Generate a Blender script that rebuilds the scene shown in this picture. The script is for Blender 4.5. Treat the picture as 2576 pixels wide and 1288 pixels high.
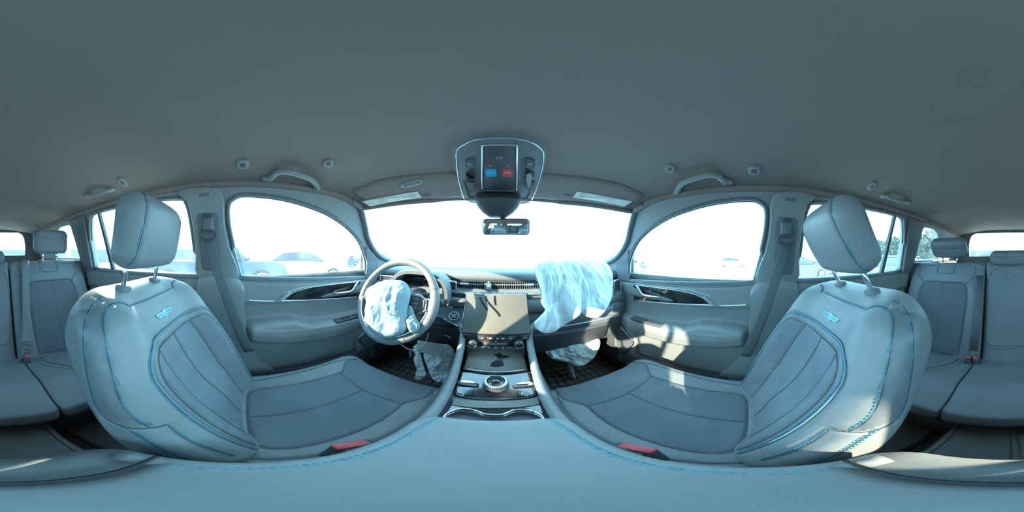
import bpy, bmesh, math, random
import numpy as np
from mathutils import Vector, Matrix, noise
from mathutils.bvhtree import BVHTree
from mathutils.kdtree import KDTree
from mathutils.geometry import tessellate_polygon, delaunay_2d_cdt

random.seed(7)
DEBUG = False
for o in list(bpy.data.objects):
    bpy.data.objects.remove(o)
scene = bpy.context.scene
COL = scene.collection

# ------------------------------------------------------------------ camera, sky, sun, exposure
# Vehicle frame: origin at the camera, +Y towards the windscreen, +X towards the passenger, metres.
cam_data = bpy.data.cameras.new('camera')
cam_data.type = 'PANO'
try:
    cam_data.cycles.panorama_type = 'EQUIRECTANGULAR'
    cam_data.cycles.latitude_min, cam_data.cycles.latitude_max = -math.pi/2, math.pi/2
    cam_data.cycles.longitude_min, cam_data.cycles.longitude_max = -math.pi, math.pi
except Exception:
    pass
try:
    cam_data.panorama_type = 'EQUIRECTANGULAR'
except Exception:
    pass
cam_data.clip_start = 0.005
cam = bpy.data.objects.new('camera', cam_data)
COL.objects.link(cam)
CX = 1251.0                                   # column that looks straight ahead
ROLL = math.radians(0.8)
cam.rotation_euler = (Matrix.Rotation(-ROLL, 3, 'Y') @ Matrix.Rotation(-math.radians((1288-CX)*360/2576), 3, 'Z') @ Matrix.Rotation(math.pi/2, 3, 'X')).to_euler()
scene.camera = cam

SKY = (0.345, 0.72, 1.0)
SKY_STRENGTH = 10.0
world = bpy.data.worlds.new('sky')
scene.world = world
world.use_nodes = True
bg = world.node_tree.nodes['Background']
bg.inputs[0].default_value = (*SKY, 1)
bg.inputs[1].default_value = SKY_STRENGTH

SUN_AZ, SUN_EL = math.radians(-130.3), math.radians(19.1)
SUN_DIR = Vector((math.sin(SUN_AZ)*math.cos(SUN_EL), math.cos(SUN_AZ)*math.cos(SUN_EL), math.sin(SUN_EL)))
sd = bpy.data.lights.new('sun', 'SUN')
sd.energy = 22.0
sd.color = (1.0, 0.86, 0.68)
sd.angle = math.radians(0.6)
sun = bpy.data.objects.new('sun', sd)
COL.objects.link(sun)
sun.rotation_euler = (-SUN_DIR).to_track_quat('-Z', 'Y').to_euler()

scene.view_settings.view_transform = 'Standard'
scene.view_settings.look = 'None'
scene.view_settings.gamma = 1
scene.view_settings.exposure = 0.0
scene.view_settings.use_curve_mapping = False
scene.cycles.max_bounces = 8
scene.cycles.diffuse_bounces = 6
scene.cycles.transparent_max_bounces = 12
scene.cycles.sample_clamp_indirect = 6.0

# ------------------------------------------------------------------ rays from photograph pixels
def D(px, py):
    a = math.radians((px-CX)*360/2576); p = math.radians((644-py)*180/1288)
    x, y, z = math.sin(a)*math.cos(p), math.cos(a)*math.cos(p), math.sin(p)
    return Vector((x*math.cos(ROLL)-z*math.sin(ROLL), y, z*math.cos(ROLL)+x*math.sin(ROLL)))
def onplane(px, py, n, c):
    d = D(px, py); n = Vector(n)
    return d*(c/d.dot(n))
def PX(px, py, x): return onplane(px, py, (1,0,0), x)
def PY(px, py, y): return onplane(px, py, (0,1,0), y)
def PZ(px, py, z): return onplane(px, py, (0,0,1), z)
def PR(px, py, r):
    d = D(px, py); return d*(r/math.hypot(d.x, d.y))

# ------------------------------------------------------------------ materials
def mat(name, col, rough=0.6, metal=0.0, var=0.0, vscale=8, bump=0.0, bscale=300, bdist=0.001,
        dust=0.0, dscale=6, dcol=(0.42,0.42,0.38), spec=0.5, sheen=0.0, coat=0.0, kind='noise', emis=None):
    m = bpy.data.materials.new(name); m.use_nodes = True
    nt = m.node_tree; N = nt.nodes; L = nt.links
    b = N['Principled BSDF']
    b.inputs['Base Color'].default_value = (*col, 1)
    b.inputs['Roughness'].default_value = rough
    b.inputs['Metallic'].default_value = metal
    b.inputs['Specular IOR Level'].default_value = spec
    if sheen: b.inputs['Sheen Weight'].default_value = sheen
    if coat: b.inputs['Coat Weight'].default_value = coat
    if emis:
        b.inputs['Emission Color'].default_value = (*emis[:3], 1); b.inputs['Emission Strength'].default_value = emis[3]
    tc = N.new('ShaderNodeTexCoord')
    cur = None
    if var:
        n = N.new('ShaderNodeTexNoise'); n.inputs['Scale'].default_value = vscale; n.inputs['Detail'].default_value = 6
        L.new(tc.outputs['Object'], n.inputs['Vector'])
        mx = N.new('ShaderNodeMix'); mx.data_type = 'RGBA'
        mx.inputs[6].default_value = (*[c*(1-var) for c in col], 1)
        mx.inputs[7].default_value = (*[min(1, c*(1+var)) for c in col], 1)
        L.new(n.outputs['Fac'], mx.inputs[0]); cur = mx.outputs[2]
    if dust:
        n = N.new('ShaderNodeTexNoise'); n.inputs['Scale'].default_value = dscale; n.inputs['Detail'].default_value = 9
        n.inputs['Roughness'].default_value = 0.68
        L.new(tc.outputs['Object'], n.inputs['Vector'])
        r = N.new('ShaderNodeValToRGB'); r.color_ramp.elements[0].position = 0.48; r.color_ramp.elements[1].position = 0.74
        r.color_ramp.elements[1].color = (dust, dust, dust, 1)
        L.new(n.outputs['Fac'], r.inputs[0])
        n2 = N.new('ShaderNodeTexNoise'); n2.inputs['Scale'].default_value = dscale*9; n2.inputs['Detail'].default_value = 5
        L.new(tc.outputs['Object'], n2.inputs['Vector'])
        r2 = N.new('ShaderNodeValToRGB'); r2.color_ramp.elements[0].position = 0.62; r2.color_ramp.elements[1].position = 0.70
        r2.color_ramp.elements[1].color = (dust, dust, dust, 1)
        L.new(n2.outputs['Fac'], r2.inputs[0])
        mm = N.new('ShaderNodeMath'); mm.operation = 'MAXIMUM'
        ml = N.new('ShaderNodeMath'); ml.operation = 'MULTIPLY'
        L.new(r2.outputs[0], ml.inputs[0]); L.new(r.outputs[0], ml.inputs[1])
        ml2 = N.new('ShaderNodeMath'); ml2.operation = 'MULTIPLY_ADD'; ml2.inputs[1].default_value = 1.2
        L.new(ml.outputs[0], ml2.inputs[0])
        m3 = N.new('ShaderNodeMath'); m3.operation = 'MULTIPLY'; m3.inputs[1].default_value = 0.5
        L.new(r.outputs[0], m3.inputs[0]); L.new(m3.outputs[0], ml2.inputs[2])
        ml2.use_clamp = True
        mx = N.new('ShaderNodeMix'); mx.data_type = 'RGBA'
        mx.inputs[6].default_value = (*col, 1)
        if cur: L.new(cur, mx.inputs[6])
        mx.inputs[7].default_value = (*dcol, 1)
        L.new(ml2.outputs[0], mx.inputs[0]); cur = mx.outputs[2]
    if cur: L.new(cur, b.inputs['Base Color'])
    if bump:
        if kind == 'perf':                        # fine woven / perforated relief
            n = N.new('ShaderNodeTexVoronoi'); n.inputs['Scale'].default_value = bscale; n.inputs['Randomness'].default_value = 0.0
            out = n.outputs['Distance']
        else:
            n = N.new('ShaderNodeTexNoise'); n.inputs['Scale'].default_value = bscale; n.inputs['Detail'].default_value = 3
            out = n.outputs['Fac']
        L.new(tc.outputs['Object'], n.inputs['Vector'])
        bp = N.new('ShaderNodeBump'); bp.inputs['Strength'].default_value = bump; bp.inputs['Distance'].default_value = bdist
        L.new(out, bp.inputs['Height']); L.new(bp.outputs[0], b.inputs['Normal'])
    return m

def glass_mat(name, tint=(0.93,0.98,0.97), refl=0.05, dust=.022):  # dust: strength of the added haze that pales the view outside
    m = bpy.data.materials.new(name); m.use_nodes = True
    nt = m.node_tree; N = nt.nodes; L = nt.links
    N.remove(N['Principled BSDF'])
    t = N.new('ShaderNodeBsdfTransparent'); t.inputs[0].default_value = (*tint, 1)
    g = N.new('ShaderNodeBsdfGlossy'); g.inputs['Roughness'].default_value = 0.02
    x = N.new('ShaderNodeMixShader')
    x.inputs[0].default_value = refl
    L.new(t.outputs[0], x.inputs[1]); L.new(g.outputs[0], x.inputs[2])
    # translucent haze mixed into the glass to imitate the overexposed, washed-out view
    d = N.new('ShaderNodeBsdfTranslucent'); d.inputs[0].default_value = (.9,.9,.88,1)
    tc = N.new('ShaderNodeTexCoord'); n = N.new('ShaderNodeTexNoise'); n.inputs['Scale'].default_value = 9; n.inputs['Detail'].default_value = 8
    L.new(tc.outputs['Object'], n.inputs['Vector'])
    mr = N.new('ShaderNodeMapRange'); mr.inputs[1].default_value = .3; mr.inputs[2].default_value = .7; mr.inputs[3].default_value = dust*.6; mr.inputs[4].default_value = dust*1.5
    L.new(n.outputs['Fac'], mr.inputs[0])
    y = N.new('ShaderNodeMixShader')
    L.new(mr.outputs[0], y.inputs[0]); L.new(x.outputs[0], y.inputs[1]); L.new(d.outputs[0], y.inputs[2])
    L.new(y.outputs[0], N['Material Output'].inputs[0])
    return m

M = {}
M['leather']   = mat('dusty_grey_leather', (.245,.262,.262), .52, var=.10, vscale=7, bump=.25, bscale=900, dust=.35, dscale=5)
M['leather2']  = mat('grey_leather_bolster', (.185,.20,.205), .48, var=.14, vscale=9, bump=.3, bscale=800, dust=.18, dscale=7)
M['suede']     = mat('perforated_dark_suede', (.135,.15,.17), .75, var=.18, vscale=6, bump=.45, kind='perf', bscale=330, bdist=.0012, dust=.3, dscale=6)
M['suede_back']= mat('perforated_suede_back', (.155,.175,.195), .7, var=.22, vscale=9, bump=.6, kind='perf', bscale=300, bdist=.0015, dust=.55, dscale=7, dcol=(.34,.36,.36))
M['rear_lea']  = mat('rear_leather', (.135,.147,.158), .6, var=.1, bump=.2, bscale=700, dust=.08)
M['rear_suede']= mat('rear_suede', (.095,.105,.12), .8, var=.12, bump=.3, kind='perf', bscale=330)
M['thread']    = mat('turquoise_thread', (.035,.29,.42), .5)
M['thread_g']  = mat('grey_blue_thread', (.16,.30,.38), .6)
M['seamline']  = mat('seam_shadow_cord', (.075,.085,.095), .8)
M['rail']      = mat('console_rail_leather', (.19,.20,.205), .5, var=.1, vscale=9, bump=.2, bscale=800, dust=.5, dscale=9)
M['emblem']    = mat('emblem_metal', (.22,.36,.40), .4, .4)
M['bolster']   = mat('bolster_leather', (.165,.182,.19), .42, var=.12, vscale=9, bump=.35, bscale=700, dust=.1)
M['flap']      = mat('beige_flap_board', (.50,.50,.46), .8)
M['groove']    = mat('dark_gap', (.03,.035,.04), .8)
M['plastic']   = mat('soft_touch_plastic', (.15,.165,.175), .6, var=.08, bump=.2, bscale=1200, dust=.10)
M['plastic_d'] = mat('dark_plastic', (.075,.08,.09), .6, var=.1, bump=.15, bscale=900, dust=.10)
M['pillar']    = mat('pillar_trim_plastic', (.26,.28,.28), .7, var=.05, bump=.15, bscale=1400)
M['pillar_d']  = mat('rear_pillar_trim', (.13,.135,.135), .7, var=.05, bump=.15, bscale=1400)
M['liner']     = mat('headliner_fabric', (.245,.205,.19), .95, var=.06, vscale=3, bump=.3, bscale=1600, spec=.2)
M['door']      = mat('door_card_vinyl', (.225,.235,.235), .55, var=.07, bump=.2, bscale=1000, dust=.18, dscale=4)
M['piano']     = mat('piano_black', (.018,.02,.022), .10, dust=.25, dscale=8, coat=.6)
M['dusty_gloss']=mat('dusty_gloss_black', (.15,.14,.12), .5, var=.2, vscale=12, dust=.5, dscale=7, dcol=(.30,.28,.24))
M['chrome']    = mat('satin_chrome', (.78,.80,.82), .18, 1.0)
M['silver']    = mat('brushed_silver_trim', (.72,.74,.78), .30, .85)
M['carpet']    = mat('dark_carpet', (.085,.083,.08), .95, var=.35, vscale=60, bump=.8, bscale=500, bdist=.003)
M['rubber']    = mat('rubber_mat', (.115,.112,.105), .7, var=.2, dust=.35, dscale=5)
M['red']       = mat('red_release_button', (.62,.07,.09), .45)
M['belt']      = mat('seat_belt_webbing', (.135,.155,.155), .8, bump=.4, bscale=600)
M['white']     = mat('white_lettering', (.85,.85,.85), .5)
M['airbag_b']  = mat('airbag_nylon_blue', (.34,.47,.52), .75, var=.10, vscale=12, bump=.2, bscale=400, spec=.3)
M['airbag']    = mat('airbag_nylon', (.80,.86,.87), .75, var=.05, vscale=10, bump=.15, bscale=400, spec=.3)
M['airbag_d']  = mat('soiled_airbag_nylon', (.58,.62,.62), .8, var=.12, vscale=14, bump=.2, bscale=400, dust=.4)
M['screen']    = mat('black_glass', (.012,.014,.016), .08, coat=.5)
M['label']     = mat('label_paper', (.75,.74,.68), .6)
M['label_txt'] = mat('label_print', (.28,.28,.27), .6)
M['blue_btn']  = mat('blue_assist_button', (.02,.35,.62), .5)
M['glass']     = glass_mat('window_glass')
M['mirror']    = mat('mirror_glass', (.9,.9,.9), .03, 1.0)

# ------------------------------------------------------------------ mesh helpers
def tag(o, label=None, cat=None, group=None, kind=None):
    if label: o['label'] = label
    if cat: o['category'] = cat
    if group: o['group'] = group
    if kind: o['kind'] = kind
    return o
def empty(name, loc=(0,0,0), **k):
    o = bpy.data.objects.new(name, None); COL.objects.link(o); o.location = loc
    o.empty_display_size = .05
    return tag(o, **k)
def link(name, me, m, parent=None, **k):
    o = bpy.data.objects.new(name, me); COL.objects.link(o)
    if m and not me.materials: me.materials.append(m)
    if parent:
        o.parent = parent
        o.matrix_parent_inverse = Matrix.Translation(-parent_world(parent))
    return tag(o, **k)
def parent_world(p):
    return Vector(p.location) if p.type == "EMPTY" else Vector((0,0,0))
def _unused(p):
    v = Vector((0,0,0))
    while p is not None:
        if p.type == 'EMPTY': v += p.location
        p = p.parent
    return v
def build(name, vf, m, parent=None, smooth=True, fix=True, auto=None, **k):
    V, F = vf
    me = bpy.data.meshes.new(name)
    me.from_pydata([tuple(map(float, v)) for v in V], [], [tuple(int(i) for i in f) for f in F])
    if fix:
        bm = bmesh.new(); bm.from_mesh(me)
        bmesh.ops.remove_doubles(bm, verts=bm.verts, dist=1e-5)
        bmesh.ops.recalc_face_normals(bm, faces=bm.faces)
        bm.to_mesh(me); bm.free()
    if smooth:
        me.shade_smooth()
        if auto is not None: me.set_sharp_from_angle(angle=math.radians(auto))
    me.update()
    return link(name, me, m, parent, **k)
class MB:
    def __init__(s): s.V = []; s.F = []
    def add(s, vf):
        n = len(s.V); s.V += [Vector(v) for v in vf[0]]; s.F += [tuple(i+n for i in f) for f in vf[1]]; return s
    def build(s, name, m, parent=None, **k):
        k.setdefault('auto', 35)
        return build(name, (s.V, s.F), m, parent, **k)
def bm_out(bm, Mx=None):
    if Mx is not None: bmesh.ops.transform(bm, matrix=Mx, verts=bm.verts)
    V = [v.co.copy() for v in bm.verts]; F = [tuple(v.index for v in f.verts) for f in bm.faces]
    bm.free(); return V, F
def rbox(c, s, r=0.004, R=None, seg=2):
    """rounded box, centre c, full size s"""
    bm = bmesh.new(); bmesh.ops.create_cube(bm, size=1)
    for v in bm.verts: v.co = Vector((v.co.x*s[0], v.co.y*s[1], v.co.z*s[2]))
    if r > 0: bmesh.ops.bevel(bm, geom=bm.edges[:], offset=min(r, min(s)*.48), segments=seg, profile=.5, affect='EDGES')
    bm.verts.index_update(); bm.verts.ensure_lookup_table()
    Mx = Matrix.Translation(Vector(c)) @ (R.to_4x4() if R is not None else Matrix.Identity(4))
    return bm_out(bm, Mx)
def rplate(c, R, w, h, th, e=2.6, n=40, dome=.25):
    """thin plate with a superelliptic outline, face along local +Z"""
    c = Vector(c); rings = []
    for s, z in ((1, -th/2), (1, th*.15), (1-dome*.25, th*.42), (1-dome*.6, th/2)):
        rings.append([c + R @ Vector((s*w/2*math.copysign(abs(math.cos(a))**(2/e), math.cos(a)), s*h/2*math.copysign(abs(math.sin(a))**(2/e), math.sin(a)), z)) for a in np.linspace(0, 2*math.pi, n+1)[:-1]])
    return loft(rings)
def cyl(c, axis, r, h, n=24, r2=None, bev=0.0, seg=2):
    bm = bmesh.new(); bmesh.ops.create_cone(bm, cap_ends=True, segments=n, radius1=r, radius2=r if r2 is None else r2, depth=h)
    if bev:
        es = [e for e in bm.edges if len(e.link_faces) == 2 and any(len(f.verts) > 4 for f in e.link_faces)]
        bmesh.ops.bevel(bm, geom=es, offset=bev, segments=seg, profile=.5, affect='EDGES')
    bm.verts.index_update()
    q = Vector(axis).normalized().to_track_quat('Z', 'Y').to_matrix().to_4x4()
    return bm_out(bm, Matrix.Translation(Vector(c)) @ q)
def catmull(pts, n=8, closed=False):
    P = [Vector(p) for p in pts]; out = []; L = len(P)
    rng = range(L) if closed else range(L-1)
    for i in rng:
        if closed: a, b, c, d = P[(i-1)%L], P[i], P[(i+1)%L], P[(i+2)%L]
        else: a, b, c, d = P[max(i-1,0)], P[i], P[i+1], P[min(i+2,L-1)]
        for k in range(n):
            t = k/n
            out.append(.5*((2*b)+(c-a)*t+(2*a-5*b+4*c-d)*t*t+(3*b-a-3*c+d)*t**3))
    if not closed: out.append(P[-1])
    return out
def cat2(pts, n=8, closed=False):
    return [(v.x, v.y) for v in catmull([(p[0], p[1], 0) for p in pts], n, closed)]
def tube(pts, r, seg=8, closed=False, flat=None, up=None, cap=True):
    """round (or flat=(w,h) rounded strip) tube along pts; r may be a list"""
    P = [Vector(p) for p in pts]; L = len(P); V = []; F = []
    prev = None
    for i, p in enumerate(P):
        if closed: t = (P[(i+1)%L]-P[i-1])
        else: t = P[min(i+1,L-1)]-P[max(i-1,0)]
        if t.length < 1e-9: t = Vector((0,0,1))
        t.normalize()
        if up is not None:
            n = Vector(up) - t*t.dot(Vector(up))
        elif prev is None:
            n = t.orthogonal()
        else:
            n = prev - t*t.dot(prev)
        if n.length < 1e-6: n = t.orthogonal()
        n.normalize(); prev = n; b = t.cross(n)
        rr = r[i] if isinstance(r, (list, tuple)) else r
        for k in range(seg):
            a = 2*math.pi*(k+.5)/seg
            if flat: V.append(p + b*(math.cos(a)*flat[0]) + n*(math.sin(a)*flat[1]))
            else: V.append(p + (b*math.cos(a)+n*math.sin(a))*rr)
    m = L if closed else L-1
    for i in range(m):
        for k in range(seg):
            a = i*seg+k; b_ = i*seg+(k+1)%seg; c = ((i+1)%L)*seg+(k+1)%seg; d = ((i+1)%L)*seg+k
            F.append((a, b_, c, d))
    if cap and not closed:
        F.append(tuple(range(seg))); F.append(tuple((L-1)*seg+k for k in range(seg)))
    return V, F
def prism(poly, ext, holes=()):
    """polygon (3D list, planar-ish) extruded by vector ext, with holes"""
    loops = [[Vector(p) for p in poly]] + [[Vector(p) for p in h] for h in holes]
    tris = tessellate_polygon(loops); V = [p for l in loops for p in l]; n = len(V); ext = Vector(ext)
    V2 = V + [p+ext for p in V]
    F = [tuple(t) for t in tris] + [tuple(i+n for i in reversed(t)) for t in tris]
    o = 0
    for l in loops:
        m = len(l)
        for i in range(m): F.append((o+i, o+(i+1)%m, n+o+(i+1)%m, n+o+i))
        o += m
    return V2, F
def loft(rings, closed_ring=True, cap=True):
    V = []; F = []; n = len(rings[0])
    for r in rings: V += [Vector(p) for p in r]
    for i in range(len(rings)-1):
        for k in range(n if closed_ring else n-1):
            F.append((i*n+k, i*n+(k+1)%n, (i+1)*n+(k+1)%n, (i+1)*n+k))
    if cap and closed_ring:
        F.append(tuple(range(n))); F.append(tuple((len(rings)-1)*n+k for k in range(n)))
    return V, F
def grid_faces(nx, ny):
    return [(i*ny+j, (i+1)*ny+j, (i+1)*ny+j+1, i*ny+j+1) for i in range(nx-1) for j in range(ny-1)]
def lines(h, n, r, m=6):
    inner = np.linspace(-(h-r), h-r, n)
    e = h - r*(1-np.sin(np.linspace(0, math.pi/2, m+1)[1:]))
    return np.concatenate([-e[::-1], inner, e])
def slab(hx, hy, R, r, top, depth, nx, ny, rb=.01, Rbot=None):
    """cushion-like block: X in +-hx, Y in +-hy, corner radius R (Rbot for Y<0), edge radius r, top(X,Y) height"""
    X, Y = np.meshgrid(lines(hx, nx, r), lines(hy, ny, r), indexing='ij')
    Rr = np.where(Y > 0, R, R if Rbot is None else Rbot)
    ex = np.abs(X)-(hx-Rr); ey = np.abs(Y)-(hy-Rr)
    c = (ex > 0) & (ey > 0)
    exc, eyc = np.maximum(ex, 0), np.maximum(ey, 0)
    nrm = np.maximum(np.hypot(exc, eyc), 1e-9); mx = np.maximum(exc, eyc)
    sx = np.where(c, exc/nrm*mx, ex); sy = np.where(c, eyc/nrm*mx, ey)
    X2 = np.where(c, np.sign(X)*((hx-Rr)+sx), X); Y2 = np.where(c, np.sign(Y)*((hy-Rr)+sy), Y)
    d = np.where(c, Rr-mx, np.minimum(hx-np.abs(X2), hy-np.abs(Y2)))
    dd = np.clip(d, 0, r)
    Z = top(X2, Y2) - (r-np.sqrt(np.maximum(r*r-(r-dd)**2, 0)))
    nX, nY = X.shape
    V = np.stack([X2, Y2, Z], -1).reshape(-1, 3)
    F = grid_faces(nX, nY)
    idx = lambda i, j: i*nY+j
    ring = [idx(i, 0) for i in range(nX)] + [idx(nX-1, j) for j in range(1, nY)] + [idx(i, nY-1) for i in range(nX-2, -1, -1)] + [idx(0, j) for j in range(nY-2, 0, -1)]
    B = V[ring]; n = len(ring)
    ctr = np.array([0, 0, 0.])
    rows = []
    for t in np.linspace(0, 1, max(3, int(depth/.008))+1)[1:]:
        q = B.copy(); q[:, 2] = B[:, 2]*(1-t) + (-(depth-rb))*t; rows.append(q)
    for a in (30, 60, 90):
        a = math.radians(a); q = B.copy()
        L = np.maximum(np.hypot(B[:, 0], B[:, 1]), 1e-6)
        f = 1-rb*(1-math.cos(a))/L
        q[:, 0] *= f; q[:, 1] *= f; q[:, 2] = -(depth-rb)-rb*math.sin(a); rows.append(q)
    base = len(V); V = np.vstack([V]+rows); prev = ring
    for k in range(len(rows)):
        cur = [base+k*n+i for i in range(n)]
        F += [(prev[i], prev[(i+1) % n], cur[(i+1) % n], cur[i]) for i in range(n)]; prev = cur
    V = np.vstack([V, [[0, 0, -depth]]]); F += [(prev[i], prev[(i+1) % n], len(V)-1) for i in range(n)]
    return V, F
def xf(V, Mx):
    A = np.array(Mx); V = np.asarray(V, float)
    return V @ A[:3, :3].T + A[:3, 3]
def frame(o, x, y, z):
    return Matrix(((x[0], y[0], z[0], o[0]), (x[1], y[1], z[1], o[1]), (x[2], y[2], z[2], o[2]), (0, 0, 0, 1)))

class Surf:
    """a padded surface: local verts L, world verts, grooves pressed in along sewn lines, panels split off as parts"""
    def __init__(s, vf, Mx):
        s.L = np.asarray(vf[0], float); s.F = vf[1]; s.Mx = Mx; s.Mi = Mx.inverted(); s.W = xf(s.L, Mx)
        bm = bmesh.new()
        vs = [bm.verts.new(v) for v in s.W]
        for f in s.F:
            try: bm.faces.new([vs[i] for i in f])
            except ValueError: pass
        bmesh.ops.recalc_face_normals(bm, faces=bm.faces)
        bm.normal_update()
        s.bvh = BVHTree.FromBMesh(bm)
        s.N = np.array([v.normal[:] for v in vs]); s.F = [tuple(v.index for v in f.verts) for f in bm.faces] if False else s.F
        bm.free()
        s.disp = np.zeros(len(s.W))
    def pix(s, pts, n=6):
        out = []
        for (px, py) in cat2(pts, n):
            h = s.bvh.ray_cast(Vector((0,0,0)), D(px, py))
            if h[0] is not None: out.append((h[0], h[1]))
        return out
    def loc(s, pts, n=6, h=.3):
        """pts in local (X,Y), dropped on the surface along local -Z"""
        out = []; z = (s.Mx.to_3x3() @ Vector((0,0,1))).normalized()
        for (x, y) in (cat2(pts, n) if n > 1 else pts):
            o = s.Mx @ Vector((x, y, h)); r = s.bvh.ray_cast(o, -z)
            if r[0] is not None: out.append((r[0], r[1]))
        return out
    def groove(s, hits, depth=.004, width=.006):
        if len(hits) < 2: return
        pts = []
        for a, b in zip(hits[:-1], hits[1:]):
            d = (b[0]-a[0]).length; k = max(1, int(d/.003))
            if d > .08: pts.append(a[0]); continue
            for i in range(k): pts.append(a[0].lerp(b[0], i/k))
        pts.append(hits[-1][0])
        Pn = np.array([p[:] for p in pts])
        lo = Pn.min(0)-3*width; hi = Pn.max(0)+3*width
        sel = np.where(np.all((s.W > lo) & (s.W < hi), axis=1))[0]
        if not len(sel): return
        kd = KDTree(len(pts))
        for i, p in enumerate(pts): kd.insert(p, i)
        kd.balance()
        for i in sel:
            d = kd.find(s.W[i])[2]
            if d < 3*width: s.disp[i] = min(s.disp[i], -depth*math.exp(-(d/width)**2)) if depth > 0 else max(s.disp[i], -depth*math.exp(-(d/width)**2))
    def build(s, name, m, parent, regions=(), flipx=False, **k):
        """regions: (name, polygon in local XY, material, zmin, offset)"""
        W = s.W + s.N*s.disp[:, None]
        C = np.array([s.L[list(f)].mean(0) for f in s.F]); Nf = np.array([s.N[list(f)].mean(0) for f in s.F])
        z = np.array((s.Mx.to_3x3() @ Vector((0,0,1))).normalized()[:])
        up = (Nf @ z) > .15
        own = np.zeros(len(s.F), int)
        for ri, (rn, poly, rm, *_) in enumerate(regions, 1):
            inside = (poly(C) & (own == 0)) if callable(poly) else (pip(C[:, 0], C[:, 1], poly) & up)
            own[inside] = ri
        out = []
        for ri in range(len(regions)+1):
            ids = np.where(own == ri)[0]
            if not len(ids): continue
            used = {}; V = []; F = []
            off = 0
            nm, mm = (name, m) if ri == 0 else (regions[ri-1][0], regions[ri-1][2])
            for fi in ids:
                f = []
                for i in s.F[fi]:
                    if i not in used:
                        used[i] = len(V); V.append(W[i])
                    f.append(used[i])
                F.append(f)
            V = np.array(V)
            if flipx: V[:, 0] *= -1
            o = build(nm, (V, F), mm, parent if ri == 0 else (out[0] if k.get('nest') else parent), fix=True)
            out.append(o)
        return out
def pip(x, y, poly):
    x = np.asarray(x); y = np.asarray(y); ins = np.zeros(x.shape, bool); n = len(poly)
    for i in range(n):
        x1, y1 = poly[i]; x2, y2 = poly[(i+1) % n]
        if y1 == y2: continue
        c = ((y1 > y) != (y2 > y)) & (x < (x2-x1)*(y-y1)/(y2-y1)+x1)
        ins ^= c
    return ins
def flipv(vf): return [Vector((-v[0], v[1], v[2])) for v in vf[0]], [tuple(reversed(f)) for f in vf[1]]
def stitches(hits, off=.004, dash=.0055, gap=.0035, r=.0009, lift=-.0011):
    """row of raised thread dashes beside a seam"""
    mb = MB(); P = [h[0] for h in hits]; Nn = [h[1] for h in hits]
    if len(P) < 2: return mb
    acc = [0]
    for a, b in zip(P[:-1], P[1:]): acc.append(acc[-1]+(b-a).length)
    T = acc[-1]; t = 0; i = 0
    def at(t):
        nonlocal i
        while i < len(acc)-2 and acc[i+1] < t: i += 1
        L = acc[i+1]-acc[i]; f = (t-acc[i])/L if L > 0 else 0
        p = P[i].lerp(P[i+1], f); n = Nn[i].lerp(Nn[i+1], f).normalized(); tt = (P[i+1]-P[i]).normalized()
        return p, n, tt, L
    while t+dash < T:
        p, n, tt, L = at(t+dash/2)
        if L < .06:
            b = n.cross(tt).normalized(); c = p + b*off + n*lift
            V = []
            for sx, w in ((-.5, .6), (-.25, 1), (.25, 1), (.5, .6)):
                for k in range(4):
                    a = math.pi/4+k*math.pi/2
                    V.append(c + tt*(sx*dash) + (b*math.cos(a)+n*math.sin(a))*r*1.3*w)
            F = [(j*4+k, j*4+(k+1) % 4, (j+1)*4+(k+1) % 4, (j+1)*4+k) for j in range(3) for k in range(4)] + [(0,1,2,3), (12,13,14,15)]
            mb.add((V, F))
        t += dash+gap
    return mb
def seam(hits, r=.0008, sink=.0012):
    P = []; out = MB()
    for i, (p, n) in enumerate(hits):
        if P and (p-hits[i-1][0]).length > .07:
            if len(P) > 1: out.add(tube(P, r, 5))
            P = []
        P.append(p-n*sink)
    if len(P) > 1: out.add(tube(P, r, 5))
    return out
def mir(hits): return [(Vector((-p.x, p.y, p.z)), Vector((-n.x, n.y, n.z))) for p, n in hits]
def text(name, s, size, Mx, m, parent=None, ext=.0003, align='CENTER', **k):
    cu = bpy.data.curves.new(name, 'FONT'); cu.body = s; cu.size = size; cu.extrude = ext
    cu.align_x = align; cu.align_y = 'CENTER'; cu.resolution_u = 2
    ob = bpy.data.objects.new(name, cu); COL.objects.link(ob)
    dg = bpy.context.evaluated_depsgraph_get(); dg.update()
    me = bpy.data.meshes.new_from_object(ob.evaluated_get(dg))
    bpy.data.objects.remove(ob); bpy.data.curves.remove(cu)
    me.transform(Mx); me.materials.clear()
    me.name = name
    return link(name, me, m, parent, **k)
# ================================================================== front seats (built at the driver's side, mirrored across)
SX = -.385
T_ = Vector((0, -.447, .894)).normalized(); N_ = Vector((0, .894, .447)).normalized()
def smooth01(t): t = np.clip(t, 0, 1); return t*t*(3-2*t)
BH = .305                                            # half height of the backrest
def back_top(X, Y):
    s = Y+BH-.04                                     # 0 at the cushion, .57 at the top
    prof = .55+.45*np.exp(-((s-.24)/.20)**2)
    outer = .072*np.exp(-((X+.165)/.052)**2)
    inner = .040*np.exp(-((X-.150)/.052)**2)
    z = (outer+inner)*prof*smooth01((.62-s)/.2)
    z += .012*np.exp(-((s-.12)/.07)**2)*np.exp(-(X/.1)**2)      # lumbar
    z -= .045*smooth01((s-.46)/.12)                     # top rolls back
    return z
back_o = Vector((SX, 0.0, -.56)) + T_*(BH-.04)
back_M = frame(back_o, (1,0,0), T_, N_)
def cush_top(X, Y):
    s = Y+.275
    z = .030*np.exp(-((X+.215)/.05)**2) + .012*np.exp(-((X-.205)/.05)**2)
    z -= .022*smooth01((s-.44)/.14)
    z += .006*np.cos(X*9)
    return z
cush_o = Vector((-.375, .245, -.575)); 
cush_M = frame(cush_o, (1,0,0), Vector((0,.9976,.069)), Vector((0,-.069,.9976)))

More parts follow.
